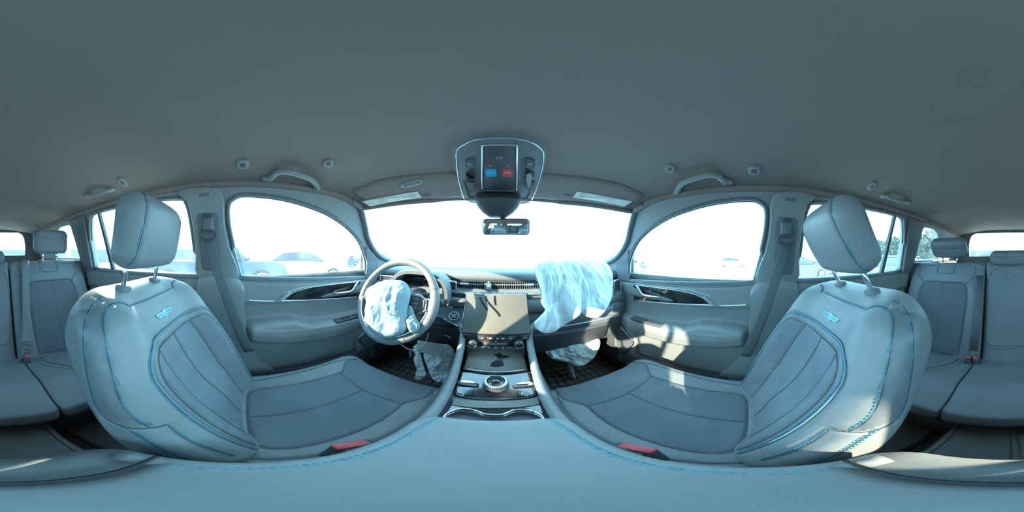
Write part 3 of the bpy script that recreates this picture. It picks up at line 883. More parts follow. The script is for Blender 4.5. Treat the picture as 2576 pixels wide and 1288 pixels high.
# ================================================================== soft crumpled cloth
def ridge(p, s, o=0.0):
    v = 0; a = 1; t = 0; s0 = s
    for k in range(3):
        v += a*(1-abs(noise.noise(p*s+Vector((o+k*7.3, 3.1*k, o)))*2)); t += a; a *= .5; s *= 2.1
    d = noise.voronoi(p*s0*.55+Vector((o, 1.7, 2.3))+Vector((v, t, 0))*.12)[0]
    return .55*v/t+.85*min(.55, d[1]-d[0])+.12
def puffy(o, U, V, N, outline, hf, hb, amp=.02, scale=14, seed=0, nr=46, nt=150, stretch=(1,1), ctr=None, sag=None):
    """closed cloth bundle: star-shaped outline (2D) bulged to both sides, creased by ridged noise"""
    B = cat2(outline, max(2, int(nt/len(outline))), True); n = len(B)
    cx, cy = ctr or (sum(b[0] for b in B)/n, sum(b[1] for b in B)/n)
    Vt = []; F = []
    for sidek in (1, -1):
        base = len(Vt); H = hf if sidek > 0 else hb
        for i in range(nr+1):
            r = i/nr
            rr = math.sin(r*math.pi/2)
            for j in range(n):
                x = cx+(B[j][0]-cx)*rr; y = cy+(B[j][1]-cy)*rr
                q = Vector((x*stretch[0], y*stretch[1], sidek*.3+seed))
                f = ridge(q, scale, seed)-.62
                g = noise.noise(q*scale*.35+Vector((5,seed,0)))
                e = math.sqrt(max(0, 1-rr*rr))
                h = H*e*(1+.35*g) + 1.75*amp*f*(e**.5)*1.6
                w = amp*.35*noise.noise(q*scale*.8+Vector((0,9,seed)))*(rr**3)
                p = Vector(o)+U*(x+w)+V*(y+w)+N*(sidek*h)
                if sag: p += sag(x, y)
                Vt.append(p)
        for i in range(nr):
            for j in range(n):
                a = base+i*n+j; b = base+i*n+(j+1)%n; c = base+(i+1)*n+(j+1)%n; d = base+(i+1)*n+j
                F.append((a,b,c,d))
    return Vt, F
def outl(pix, o, U, V, N):
    """pixel outline -> 2D coordinates in the plane (o,U,V)"""
    out = []
    c = N.dot(Vector(o))
    for px, py in pix:
        p = onplane(px, py, N, c)-Vector(o); out.append((p.dot(U), p.dot(V)))
    return out

# ================================================================== dashboard
dash = empty('dashboard', (0, .95, -.40), label='dark dashboard with vents and silver lines across the cabin', cat='dashboard')
prof = [(1.44,-.105),(1.2,-.085),(1.0,-.078),(.87,-.082),(.838,-.094),(.830,-.112),(.835,-.125),(.845,-.132),(.845,-.166),(.815,-.172),(.800,-.182),(.795,-.198),(.785,-.206),(.772,-.225),(.768,-.262),(.776,-.286),(.768,-.296),(.760,-.320),(.768,-.362),(.762,-.372),(.765,-.39),(.79,-.47),(.84,-.56),(.92,-.60),(1.15,-.58),(1.44,-.40)]
rings = []
for x in np.linspace(-.765, .765, 61):
    curve = -.035*(abs(x)/.76)**3
    end = max(0, abs(x)-.70)/.065
    rings.append([Vector((x, y+curve*(1 if y < 1.1 else 0)+.012*end, z-.012*end)) for y, z in prof])
build('dash_body', loft(rings), M['plastic'], dash, auto=50)
dcov = lambda x: -.035*(abs(x)/.76)**3
# silver lines and stitched pads on the passenger side
for z, y, r in ((-.199, .786, .0035), (-.372, .757, .004)):
    build('silver_line', tube([Vector((x, y+dcov(x), z)) for x in np.linspace(.14, .70, 24)], 1, 8, flat=(r,.003), up=(0,-1,0)), M['silver'], dash)
build('gloss_strip', tube([Vector((x, .792+dcov(x), -.188)) for x in np.linspace(.14, .68, 24)], 1, 8, flat=(.007,.002), up=(0,-1,0)), M['piano'], dash)
for z, hgt in ((-.250, .036), (-.330, .034)):
    rg = []
    for x in np.linspace(.142, .64, 24):
        rg.append([Vector((x, .765+dcov(x)+.012-.022*math.cos(a), z+hgt*math.sin(a))) for a in np.linspace(-1.5, 1.5, 9)])
    build('padded_panel', loft(rg, False, False), M['leather'], dash)
# glove box
gb = [Vector((x, y, z)) for x, y, z in ((.16,.755,-.395),(.60,.735,-.395),(.60,.775,-.50),(.56,.80,-.545),(.20,.815,-.545),(.16,.785,-.50))]
g = build('glove_box', loft([gb, [p+Vector((0,-.012,-.004)) for p in gb], [sum(gb, Vector())/6+(p-sum(gb, Vector())/6)*.95+Vector((0,-.018,-.006)) for p in gb]]), M['plastic_d'], dash, auto=40)
build('latch', rbox((.38,.742,-.415), (.07,.008,.016), .003), M['plastic'], g)
# lower driver bolster
db = [Vector((x, y, z)) for x, y, z in ((-.66,.755,-.36),(-.16,.745,-.36),(-.15,.77,-.50),(-.20,.82,-.56),(-.60,.83,-.56),(-.66,.79,-.50))]
build('knee_panel', loft([db, [p+Vector((0,-.015,-.004)) for p in db], [sum(db, Vector())/6+(p-sum(db, Vector())/6)*.94+Vector((0,-.022,-.006)) for p in db]]), M['plastic_d'], dash, auto=40)
build('hood_release', tube([Vector((-.24,.725,-.405)), Vector((-.215,.722,-.41)), Vector((-.195,.725,-.425))], .004, 8), M['chrome'], dash)
# centre vents
v = build('centre_vent', rbox((.0,.846,-.149), (.50,.02,.038), .004), M['groove'], dash)
for k in range(44):
    x = -.243+.0113*k
    if abs(x-.003) < .2465: build('slat', rbox((x, .829, -.150), (.0018,.016,.034), .0006), M['plastic'], v, smooth=False) if k % 1 == 0 else None
build('vane_bar', rbox((.0,.822,-.147), (.49,.010,.006), .002), M['plastic'], v)
build('vane_tab', rbox((.165,.815,-.146), (.046,.012,.012), .004), M['chrome'], v)
build('vane_tab', rbox((-.165,.815,-.146), (.046,.012,.012), .004), M['chrome'], v)
build('centre_ledge', rbox((.0,.792,-.186), (.54,.05,.010), .003), M['plastic'], dash)
for k in range(8):
    build('control_button', rbox((-.112+.032*k, .752, -.180), (.0305,.020,.012), .002, Matrix.Rotation(.5, 3, 'X')), M['plastic_d'], dash)
# side vents
def side_vent(xc, zc, w, h, y, nslat, vertical=False):
    e = build('side_vent', rbox((xc, y+.012, zc), (w,.02,h), .006), M['groove'], dash)
    for k in range(nslat):
        if not vertical: build('slat', rbox((xc, y, zc-h/2+h*(k+.5)/nslat), (w*.92,.012,.0025), .001), M['plastic_d'], e, smooth=False)
        else: build('slat', rbox((xc, y, zc-h/2+h*(k+.5)/nslat), (w*.92,.012,.0025), .001), M['plastic_d'], e, smooth=False)
    ring = [Vector((xc+sx*w/2, y-.004, zc+sz*h/2)) for sx, sz in ((-1,-.6),(-.8,-1),(.8,-1),(1,-.6),(1,.6),(.8,1),(-.8,1),(-1,.6))]
    build('vent_ring', tube(catmull(ring, 3, True), .0045, 8, True), M['chrome'], e)
    return e
side_vent(-.60, -.150, .13, .040, .770, 4)
side_vent(.685, -.205, .055, .125, .755, 6)
side_vent(-.235, -.155, .07, .045, .785, 4)
# instrument hood
rg = []
for y, s, dz in ((.705, 1.0, 0), (.73, 1.02, .004), (.80, 1.0, .002), (.94, .9, -.01)):
    ring = []
    for a in np.linspace(-.12, math.pi+.12, 34): ring.append(Vector((-.385+.165*s*math.copysign(abs(math.cos(a))**.7, math.cos(a)), y, -.205+dz+.125*s*abs(math.sin(a))**.75*(1 if a > 0 and a < math.pi else -1))))
    for a in np.linspace(math.pi+.12, -.12, 34): ring.append(Vector((-.385+.148*s*math.copysign(abs(math.cos(a))**.7, math.cos(a)), y+.006, -.205+dz+.108*s*abs(math.sin(a))**.75*(1 if a > 0 and a < math.pi else -1))))
    rg.append(ring)
hd = build('instrument_hood', loft(rg), M['plastic'], dash, auto=50)
build('instrument_display', rbox((-.385,.815,-.180), (.285,.012,.125), .004, Matrix.Rotation(.35, 3, 'X')), M['screen'], dash)
build('column_shroud', rbox((-.38,.655,-.245), (.10,.22,.09), .03, Matrix.Rotation(.45, 3, 'X'), 3), M['plastic_d'], dash)
# start button island
ipn = Vector((0,-.70,.71)).normalized(); ipc = ipn.dot(Vector((0,.725,-.29)))
sp = [onplane(px, py, ipn, ipc) for px, py in ((1094,790),(1104,772),(1173,768),(1173,824),(1150,820),(1125,807),(1098,794))]
isl = build('start_panel', prism(sp, ipn*-.008), mat('island_painted_reflection', (.15,.21,.26), .22, coat=.5, dust=.4), dash, smooth=False)  # blue base colour stands in for the reflection on the dark gloss
build('chrome_edge', tube([p+ipn*.001 for p in (sp[6], sp[5], sp[4], sp[3])], .0028, 8), M['chrome'], isl)
bc = onplane(1143, 797, ipn, ipc)+ipn*.005; ax = ipn
b = build('start_button', cyl(bc, ax, .0195, .014, 32, bev=.002), M['piano'], dash)
build('button_ring', tube([bc+ax.normalized()*.007+Vector((.0215*math.cos(a), .0215*math.sin(a)*.71, .0215*math.sin(a)*.70)) for a in np.linspace(0, 6.283, 36)[:-1]], .0022, 8, True), M['silver'], b)
Rb = Matrix(((1,0,0),(0,.712,-.702),(0,.702,.712)))
def placed(c, R, off=0.0): return Matrix.Translation(Vector(c)) @ R.to_4x4() @ Matrix.Translation(Vector((0,0,off)))
text('lettering', 'ENGINE\nSTART\nSTOP', .0075, placed(bc+ax.normalized()*.0075, Rb), M['white'], b)
build('knee_pad', rbox((-.19,.765,-.232), (.11,.05,.05), .02, None, 3), M['plastic'], dash)
# stalks
build('wiper_stalk', tube([Vector((-.33,.62,-.20)), Vector((-.25,.60,-.19)), Vector((-.205,.595,-.188))], [.007,.009,.012], 10), M['plastic_d'], dash)
build('turn_stalk', tube([Vector((-.43,.62,-.20)), Vector((-.52,.60,-.19)), Vector((-.56,.595,-.188))], [.007,.009,.012], 10), M['plastic_d'], dash)

# infotainment screen
scr = empty('infotainment_screen', (0,.72,-.31), label='dust-covered centre touchscreen leaning back below the vents', cat='screen')
s0, s1 = Vector((0,.598,-.312)), Vector((0,.705,-.168)); sv = (s1-s0).normalized(); sn = Vector((1,0,0)).cross(sv).normalized()
Rs = Matrix(((1,0,0),(0,sv.y,sv.z),(0,0,0))).transposed()
Rs = Matrix(((1, 0, sn.x),(0, sv.y, sn.y),(0, sv.z, sn.z)))
mid = (s0+s1)/2
build('housing', rbox(mid-sn*.011, (.264, .188, .018), .007, Rs), M['piano'], scr)
build('glass_panel', rbox(mid, (.256, .178, .003), .0012, Rs), M['dusty_gloss'], scr)
build('chrome_edge', tube([mid+Vector((-.132,0,0))-sn*.006+sv*t for t in np.linspace(-.085,.085,6)], .0022, 8), M['chrome'], scr)
for path in ([(1206,745),(1212,758),(1220,770),(1226,780)], [(1221,744),(1226,758),(1238,772),(1250,785),(1258,796)], [(1245,744),(1245,756),(1247,768)]):
    P = [onplane(px, py, sn, sn.dot(mid))+sn*.0022 for px, py in cat2(path, 4)]
    rad = [.0030+.0035*abs(noise.noise(p*160)) for p in P]
    build('wipe_mark', tube([p for p in P], 1, 8, flat=(.0048,.0006), up=sn), M['screen'], scr, smooth=True)

# ================================================================== centre console
con = empty('centre_console', (0,.25,-.85), label='centre console with dark climate buttons, phone shelf and cup holders between the front seats', cat='console')
body = []
for y, w, zt in ((-.135,.105,-.47),(-.10,.118,-.435),(.0,.120,-.43),(.25,.108,-.44),(.50,.108,-.445),(.66,.118,-.40),(.80,.12,-.39)):
    body.append([Vector((x, y, z)) for x, z in ((-w,-.84),(-w,-.60),(-w-.002,zt-.02),(-w+.006,zt),(w-.006,zt),(w+.002,zt-.02),(w,-.60),(w,-.84))])
build('console_body', loft(body), M['plastic_d'], con, auto=45)
# rear shell behind the armrest
rS = slab(.128, .10, .05, .035, lambda X, Y: -.006*(Y/.1)**2+0*X, .12, 30, 24, rb=.02)
build('rear_shell', (xf(rS[0], Matrix.Translation(Vector((0,-.045,-.402)))), rS[1]), M['leather2'], con)
for sgn in (-1, 1):
    path = [(.102,-.10,-.408),(.108,.06,-.414),(.106,.22,-.417),(.108,.32,-.417),(.112,.42,-.405),(.119,.52,-.378),(.126,.60,-.350),(.142,.67,-.335),(.19,.73,-.325),(.27,.765,-.318)]
    cen = catmull([Vector((sgn*x, y, z)) for x, y, z in path], 8)
    build('side_rail', tube(cen, 1, 14, flat=(.013,.018), up=(0,.2,1)), M['rail'], con)
    build('rail_flank', prism([Vector((sgn*.118, y, z)) for y, z in ((.10,-.43),(.30,-.43),(.52,-.39),(.70,-.35),(.80,-.36),(.80,-.80),(.10,-.80))], (sgn*.012,0,0)), M['plastic_d'], con, smooth=False)
# climate panel
c0, c1 = Vector((0,.606,-.386)), Vector((0,.598,-.318)); cv = (c1-c0).normalized(); cn = Vector((1,0,0)).cross(cv).normalized()
Rc = Matrix(((1,0,cn.x),(0,cv.y,cn.y),(0,cv.z,cn.z))); cm = (c0+c1)/2
clim = build('climate_panel', rbox(cm-cn*.006, (.248,.070,.014), .004, Rc), M['piano'], con)
def cp(u, v, off=.002): return cm+Vector((u,0,0))+cv*v+cn*off
for u in (-.086, .084):
    k = build('climate_knob', cyl(cp(u,-.002,.010), cn, .0180, .022, 32, bev=.003), M['plastic_d'], con)
    build('knob_face', cyl(cp(u,-.002,.0215), cn, .0125, .001, 28), M['piano'], k)
    build('knob_ring', tube([cp(u+.0150*math.cos(a), -.002+.0150*math.sin(a), .0212) for a in np.linspace(0, 6.283, 30)[:-1]], .0010, 6, True), M['silver'], k)
build('temperature_bar', rbox(cp(-.001,-.006,.004), (.088,.013,.008), .003, Rc), M['plastic'], clim)
for k in (-1, 1):
    build('red_line', tube([cp(k*.020,.007,.003), cp(k*.044,.006,.003), cp(k*.050,.0,.003)], .0014, 6), M['red'], clim)
mb = MB()
mb.add(rbox(cp(-.001,.008,.003), (.006,.004,.001), .0003, Rc))
mb.build('status_mark', M['white'], clim)
for k in range(9):
    u = -.104+.026*k
    bt = build('button', rbox(cp(u,-.0275,.001), (.0250,.0115,.004), .001, Rc), M['plastic_d'], clim)
    tx = {0: 'MAX', 1: 'REAR', 2: 'OFF', 6: 'AUTO', 7: 'A/C'}.get(k)
    if tx: text('lettering', tx, .0068, placed(cp(u,-.0275,.0032), Rc), M['white'], bt)
    else:
        im = MB()
        if k in (3, 4, 5):
            im.add(tube([cp(u-.003,-.0245,.0036), cp(u-.002,-.029,.0036), cp(u+.004,-.0295,.0036)], .0013, 5)); im.add(cyl(cp(u-.003,-.0225,.0036), cn, .0014, .0006, 10))
            im.add(tube([cp(u+.002,-.024,.0036), cp(u-.0005,-.026,.0036)], .0009, 5))
        else: im.add(tube([cp(u+.006*math.cos(a), -.0275+.003*math.sin(a), .0036) for a in np.linspace(.5, 6, 14)], .0007, 5))
        im.build('symbol', M['white'], bt)
for k, u in enumerate((-.052, -.022, .006, .024, .054)):
    bt = build('button', rbox(cp(u,.0215,.001), (.026 if k != 2 else .016,.012,.004), .001, Rc), M['plastic_d'], clim)
    im = MB()
    if k in (0, 4): im.add(tube([cp(u-.003*(1 if k else -1),.026,.0036), cp(u-.002*(1 if k else -1),.019,.0036), cp(u+.004*(1 if k else -1),.0185,.0036)], .0013, 5))
    elif k == 2: im.add(cyl(cp(u,.0215,.0034), cn, .0035, .0008, 14))
    else:
        im.add(cyl(cp(u,.0215,.0034), cn, .0036, .0008, 6)); im.add(cyl(cp(u+.004,.0215,.0034), cn, .0024, .0008, 6))
    im.build('symbol', M['white'], bt)
bt = build('button', rbox(cp(.107,.0215,.001), (.022,.014,.004), .001, Rc), M['plastic_d'], clim)
text('lettering', 'MODE', .006, placed(cp(.107,.0215,.0034), Rc), M['white'], bt)
# phone shelf door
d0, d1 = Vector((0,.604,-.396)), Vector((0,.492,-.424))
dv = (d0-d1).normalized(); dn = Vector((1,0,0)).cross(dv).normalized(); Rd = Matrix(((1,0,dn.x),(0,dv.y,dn.y),(0,dv.z,dn.z)))
sh = build('shelf_door', rbox((d0+d1)/2, (.200,.118,.012), .006, Rd), M['dusty_gloss'], con)
build('silver_lip', tube([Vector((x, .487-.01*(x/.1)**2*-1, -.420)) for x in np.linspace(-.098,.098,14)], .0028, 8), M['silver'], con)
stn = [(1240,895),(1258,890),(1266,897),(1275,896),(1282,901),(1270,903),(1264,910),(1268,922),(1250,926),(1232,924),(1238,914),(1250,908),(1252,900)]
build('wiped_patch', prism([onplane(px, py, dn, dn.dot((d0+d1)/2))+dn*.0066 for px, py in stn], dn*.0005), M['screen'], sh, smooth=False)
# shifter deck
e0, e1 = Vector((0,.486,-.428)), Vector((0,.350,-.440)); ev = (e0-e1).normalized(); en = Vector((1,0,0)).cross(ev).normalized(); Re = Matrix(((1,0,en.x),(0,ev.y,en.y),(0,ev.z,en.z)))
em = (e0+e1)/2
def ep(px, py, off=0.0): return onplane(px, py, en, en.dot(em))+en*off
deckp = [ep(*p) for p in ((1160,936),(1332,936),(1340,960),(1347,990),(1335,997),(1300,1002),(1247,1004),(1200,1002),(1160,996),(1147,990),(1153,960))]
dk = build('shifter_deck', prism(deckp, en*-.006), M['piano'], con, smooth=False)
build('deck_rim', tube(catmull([p+en*-.001 for p in deckp], 3, True), .0026, 6, True), M['plastic_d'], con)
kc = ep(1247, 969)
kn = empty('rotary_shifter', kc, label='round knurled silver gear dial in the middle of the console', cat='dial')
build('dial', cyl(kc+en*.014, en, .0320, .022, 48, r2=.0300, bev=.0025), M['silver'], kn)
build('dial_base', cyl(kc+en*.003, en, .0355, .006, 40, bev=.001), M['plastic_d'], kn)
build('dial_face', cyl(kc+en*.0255, en, .0250, .0015, 40), M['piano'], kn)
build('inner_ring', tube([kc+en*.0268+Vector((.0185*math.cos(a),0,0))+ev*.0185*math.sin(a) for a in np.linspace(0, 6.283, 40)[:-1]], .0009, 6, True), M['plastic'], kn)
kb = MB()
for k in range(44):
    a = 2*math.pi*k/44
    kb.add(rbox(kc+en*.014+Vector((.0318*math.cos(a),0,0))+ev*.0318*math.sin(a), (.0016,.0016,.016), .0004, Re))
kb.build('knurling', M['chrome'], kn, kind='stuff')
for (px, py, s) in ((1177, 966, 1), (1318, 969, -1)):
    c = ep(px, py, .008)
    t = MB()
    P = [(-.030,-.004),(-.020,.007),(.010,.007),(.030,-.003),(.024,-.008),(-.022,-.009)]
    t.add(loft([[c+Vector((s*x,0,0))+ev*y*1.3-en*.006 for x, y in P], [c+Vector((s*x,0,0))+ev*y+en*.001 for x, y in P], [c+Vector((s*x*.7,0,0))+ev*y*.5+en*.006 for x, y in P]]))
    t.build('toggle_switch', M['chrome'], con)
for pl in ([(1148,979),(1167,980),(1165,994),(1150,990)], [(1169,980),(1191,982),(1189,997),(1167,995)], [(1193,982),(1199,984),(1201,998),(1191,997)],
           [(1346,983),(1326,985),(1328,997),(1345,991)], [(1324,985),(1302,986),(1303,999),(1326,998)], [(1300,986),(1294,988),(1290,999),(1301,1000)]):
    P = [ep(x, y) for x, y in pl]; c = sum(P, Vector())/4
    bt = build('deck_button', loft([[c+(p-c)*.94 for p in P], [c+(p-c)*.94+en*.002 for p in P], [c+(p-c)*.86+en*.003 for p in P]]), M['piano'], con, auto=40)
text('lettering', 'P', .011, placed(ep(1314, 992, .0035), Re), M['silver'], con)
# bin lid in front of the cup holders
bl = [PZ(px, py, -.436) for px, py in ((1142,1004),(1195,1011),(1247,1012),(1300,1010),(1352,1002),(1357,1020),(1300,1027),(1247,1029),(1195,1028),(1137,1021))]
build('bin_lid', prism(bl, (0,0,.006)), M['dusty_gloss'], con, smooth=False)
bl = [PZ(px, py, -.432) for px, py in ((1136,1022),(1195,1030),(1247,1031),(1300,1029),(1358,1021),(1372,1058),(1362,1046),(1345,1037),(1320,1032),(1295,1032),(1275,1039),(1260,1044),(1222,1043),(1205,1037),(1190,1032),(1165,1029),(1140,1033),(1120,1043),(1110,1058))]
build('cup_surround', prism(bl, (0,0,.004)), M['piano'], con, smooth=False)
crv = cat2([(1110,1060),(1120,1043),(1140,1032),(1165,1028),(1190,1031),(1205,1036),(1222,1042),(1260,1043),(1275,1038),(1295,1031),(1320,1031),(1345,1036),(1362,1045),(1372,1060)], 5)
build('chrome_curve', tube([PZ(px, py, -.426) for px, py in crv], .0024, 8), M['chrome'], con)
build('chrome_curve', tube([PZ(px, py+5, -.432) for px, py in crv], .0016, 8), M['chrome'], con)
build('cup_well', prism([Vector((x, y, -.50)) for x, y in ((-.09,.16),(.09,.16),(.09,.30),(-.09,.30))], (0,0,.004)), M['groove'], con, smooth=False)
# armrest lid
armS = Surf(slab(.120, .160, .045, .022, lambda X, Y: .004*(1-(X/.12)**2)-.003*(Y/.16)**2, .040, 60, 80, rb=.008, Rbot=.02), Matrix.Translation(Vector((0,.092,-.388))))
ah = [armS.loc([(s*.082,.158),(s*.088,.135),(s*.0955,.10),(s*.098,.02),(s*.099,-.06),(s*.100,-.155)], 10) for s in (-1, 1)]
for h in ah: armS.groove(h, .003, .003)
arm = empty('armrest_lid', (0,.09,-.42), label='wide blue-grey leather armrest lid with stitched side seams', cat='armrest')
armS.build('pad', M['leather'], arm)
sm = MB()
for h in ah:
    for o in (.0035, -.0035):
        m_ = stitches(h, off=o, dash=.005, gap=.0028, r=.0010); sm.add((m_.V, m_.F))
sm.build('stitching', M['thread'], arm, kind='stuff')
build('hinge_gap', tube([Vector((x, -.069, -.392)) for x in np.linspace(-.116,.116,10)], .003, 6), M['groove'], arm)

# ================================================================== steering wheel
WC = Vector((-.38,.52,-.18)); wt = math.radians(28); wu = Vector((1,0,0)); wv = Vector((0,math.sin(wt),math.cos(wt))); wn = wu.cross(wv).normalized()
if wn.y > 0: wn = -wn
def wp(u, v, h=0.0): return WC+wu*u+wv*v+wn*h
sw = empty('steering_wheel', WC, label='grey leather steering wheel with silver lower arc in front of the driver seat', cat='steering wheel')
rim = [wp(.170*math.cos(a), .170*math.sin(a)) for a in np.linspace(0, 2*math.pi, 97)[:-1]]
build('rim', tube(rim, [.0165+.0015*math.cos(4*a) for a in np.linspace(0, 2*math.pi, 97)[:-1]], 16, True), M['leather2'], sw)
build('silver_arc', tube([wp(.1575*math.cos(a), .1575*math.sin(a), .0145) for a in np.linspace(math.radians(188), math.radians(352), 50)], 1, 8, flat=(.0045,.003), up=wn), M['chrome'], sw)
for a in (20, 160, 235, 305):
    a = math.radians(a)
    build('rim_seam', tube([wp((.170+.0172*math.cos(b))*math.cos(a), (.170+.0172*math.cos(b))*math.sin(a), .0172*math.sin(b)) for b in np.linspace(0, 6.283, 20)[:-1]], .0007, 5, True), M['groove'], sw)
sm = MB()
hs = [(wp(.1545*math.cos(a), .1545*math.sin(a), .002), -(wu*math.cos(a)+wv*math.sin(a))) for a in np.linspace(math.radians(-10), math.radians(190), 120)]
m_ = stitches(hs, off=0, dash=.004, gap=.003, r=.0009); sm.add((m_.V, m_.F)); sm.build('stitching', M['thread_g'], sw, kind='stuff')
hubr = []
for h, s in ((-.045,.7),(-.02,1.0),(.008,1.0),(.016,.93)):
    hubr.append([wp(s*.082*math.copysign(abs(math.cos(a))**.75, math.cos(a)), s*.072*math.copysign(abs(math.sin(a))**.8, math.sin(a))-.006, h) for a in np.linspace(0, 6.283, 41)[:-1]])
build('hub', loft(hubr), M['plastic_d'], sw, auto=50)
for s in (-1, 1):
    sk = [(s*.070,.030),(s*.158,.022),(s*.160,-.022),(s*.120,-.045),(s*.070,-.040)]
    b = build('spoke', loft([[wp(u, v, -.012) for u, v in sk], [wp(u, v, .006) for u, v in sk], [wp(s*.112+(u-s*.112)*.93, v*.93, .010) for u, v in sk]]), M['plastic'], sw, auto=50)
    pd = [(s*.078,.022),(s*.112,.026),(s*.138,.012),(s*.140,-.022),(s*.115,-.036),(s*.080,-.030)]
    build('control_pad', loft([[wp(u, v, .006) for u, v in pd], [wp(s*.11+(u-s*.11)*.95, v*.95, .014) for u, v in pd]]), M['plastic_d'], b, auto=40)
    for k in range(3):
        build('control_button', rbox(wp(s*.100, .012-.016*k, .0155), (.030,.011,.004), .0015, Matrix((wu, wv, wn)).transposed()), M['plastic'], b)
    build('silver_frame', tube([wp(u, v, .013) for u, v in ((s*.085,.029),(s*.115,.030),(s*.144,.014),(s*.147,-.024),(s*.118,-.041))], .0025, 8), M['chrome'], b)
    build('shift_paddle', rbox(wp(s*.118, .02, -.03), (.03,.06,.006), .003, Matrix((wu, wv, wn)).transposed()), M['piano'], sw)
Rw = Matrix((wu, wv, wn)).transposed()
if Rw.determinant() < 0: Rw = Matrix((-wu, wv, wn)).transposed()
build('lower_spoke', loft([[wp(u, v, h) for u, v in ((-.045,-.06),(.045,-.06),(.035,-.158),(-.035,-.158))] for h in (-.012, .006)]), M['plastic_d'], sw, auto=40)

# ================================================================== deployed airbags
wo = wp(0, 0, .030)
ow = outl([(922,765),(926,735),(948,716),(985,706),(1020,710),(1032,738),(1028,768),(1028,800),(1020,832),(985,848),(957,848),(934,832),(923,800)], wo, wu, wv, wn)
bag = empty('driver_airbag', wo, label='crumpled pale blue airbag bursting from the steering wheel hub', cat='airbag', group=None)
build('cloth', puffy(wo, wu, wv, wn, ow, .050, .022, .014, 12, 1.7, 76, 240, stretch=(1.3,.7)), M['airbag_b'], bag)
o2 = wp(.085,-.055,.02)
build('side_fold', puffy(o2, wu, wv, wn, outl([(1022,775),(1036,770),(1046,800),(1056,818),(1050,833),(1034,836),(1024,810)], o2, wu, wv, wn), .022, .012, .012, 26, 4.2, 26, 80), M['airbag_b'], bag)
build('vent_patch', tube([wp(.055+.018*math.cos(a), -.045+.022*math.sin(a), .085) for a in np.linspace(0, 6.283, 24)[:-1]], .0012, 5, True), M['thread_g'], bag)
# passenger airbag hanging over the dash
pn = Vector((0,-.90,.43)).normalized(); pu = Vector((1,0,0)); pv = pn.cross(pu).normalized(); pv = pv if pv.z > 0 else -pv
po = Vector((.27,.665,-.17))
oA = outl([(1344,678),(1352,664),(1400,655),(1452,660),(1470,700),(1476,745),(1468,785),(1440,803),(1410,826),(1372,838),(1350,826),(1345,812),(1368,790),(1362,750),(1352,712)], po, pu, pv, pn)
pb = empty('passenger_airbag', po, label='large white airbag sheet draped down the passenger side of the dashboard', cat='airbag')
def drape(x, y): return pn*(.022*math.sin(x*55+y*6)*max(0, min(1, (.12-y)/.2)))
build('cloth', puffy(po, pu, pv, pn, oA, .055, .03, .020, 11, 2.9, 70, 220, stretch=(1.6,.45), sag=drape), M['airbag'], pb)
po2 = Vector((.45,.71,-.14))
oB = outl([(1440,655),(1490,652),(1522,664),(1538,690),(1540,725),(1534,760),(1508,796),(1482,798),(1462,785),(1450,740)], po2, pu, pv, pn)
build('side_lobe', puffy(po2, pu, pv, pn, oB, .060, .03, .014, 12, 6.1, 60, 180, stretch=(1.2,.7)), M['airbag'], pb)
# knee airbags
kn_ = Vector((-.1,-.85,.5)).normalized(); ku = Vector((1,0,0)); kv = kn_.cross(ku).normalized(); kv = kv if kv.z > 0 else -kv; ku = (kv.cross(kn_)).normalized(); ku = ku if ku.x > 0 else -ku
ko = Vector((-.18,.72,-.52))
kb_ = empty('driver_knee_airbag', ko, label='limp grey knee airbag hanging under the steering column', cat='airbag')
build('cloth', puffy(ko, ku, kv, kn_, outl([(1066,888),(1090,872),(1122,866),(1142,882),(1146,915),(1136,945),(1126,961),(1100,961),(1084,942),(1072,915)], ko, ku, kv, kn_), .035, .02, .016, 18, 3.3, 44, 120), M['airbag_d'], kb_)
build('strip', puffy(ko, ku, kv, kn_, outl([(1040,872),(1052,868),(1060,895),(1066,925),(1072,945),(1056,955),(1046,952),(1048,925),(1042,895)], ko, ku, kv, kn_), .014, .01, .010, 30, 5.5, 24, 70, ctr=None), M['airbag_d'], kb_)
fl_ = [PY(px, py, .665) for px, py in ((1050,858),(1116,868),(1114,892),(1100,894),(1048,884))]
build('cover_flap', prism(fl_, (0,.006,.002)), M['flap'], kb_, smooth=False)
ko = Vector((.33,.82,-.50))
kb_ = empty('passenger_knee_airbag', ko, label='crumpled pale knee airbag spilling from below the glove box', cat='airbag')
build('cloth', puffy(ko, ku, kv, kn_, outl([(1392,878),(1430,866),(1470,858),(1500,850),(1509,862),(1500,890),(1480,912),(1455,922),(1430,912),(1405,905)], ko, ku, kv, kn_), .035, .02, .018, 16, 8.3, 44, 130), M['airbag_d'], kb_)
build('side_lobe', puffy(ko, ku, kv, kn_, outl([(1368,874),(1384,874),(1402,888),(1420,900),(1412,908),(1392,904),(1376,892)], ko, ku, kv, kn_), .022, .02, .014, 30, 9.1, 24, 80), M['airbag'], kb_)
tl = [PY(px, py, .79) for px, py in ((1418,896),(1430,905),(1436,925),(1442,945),(1446,952))]
build('tail', tube(catmull(tl, 5), [.020-.013*(i/20) for i in range(21)], 10), M['airbag_d'], kb_)
# air freshener clip on the centre vent
fc = PY(1228, 722, .80)
f = empty('vent_clip', fc, label='small square grey clip-on freshener on the centre vent', cat='clip')
build('case', rbox(fc, (.034,.014,.040), .006, None, 3), M['plastic'], f)
build('jewel', rbox(fc+Vector((.003,-.008,-.001)), (.019,.006,.020), .003), M['silver'], f)
build('clip_tab', rbox(fc+Vector((.003,.004,.022)), (.010,.010,.012), .002), M['plastic'], f)
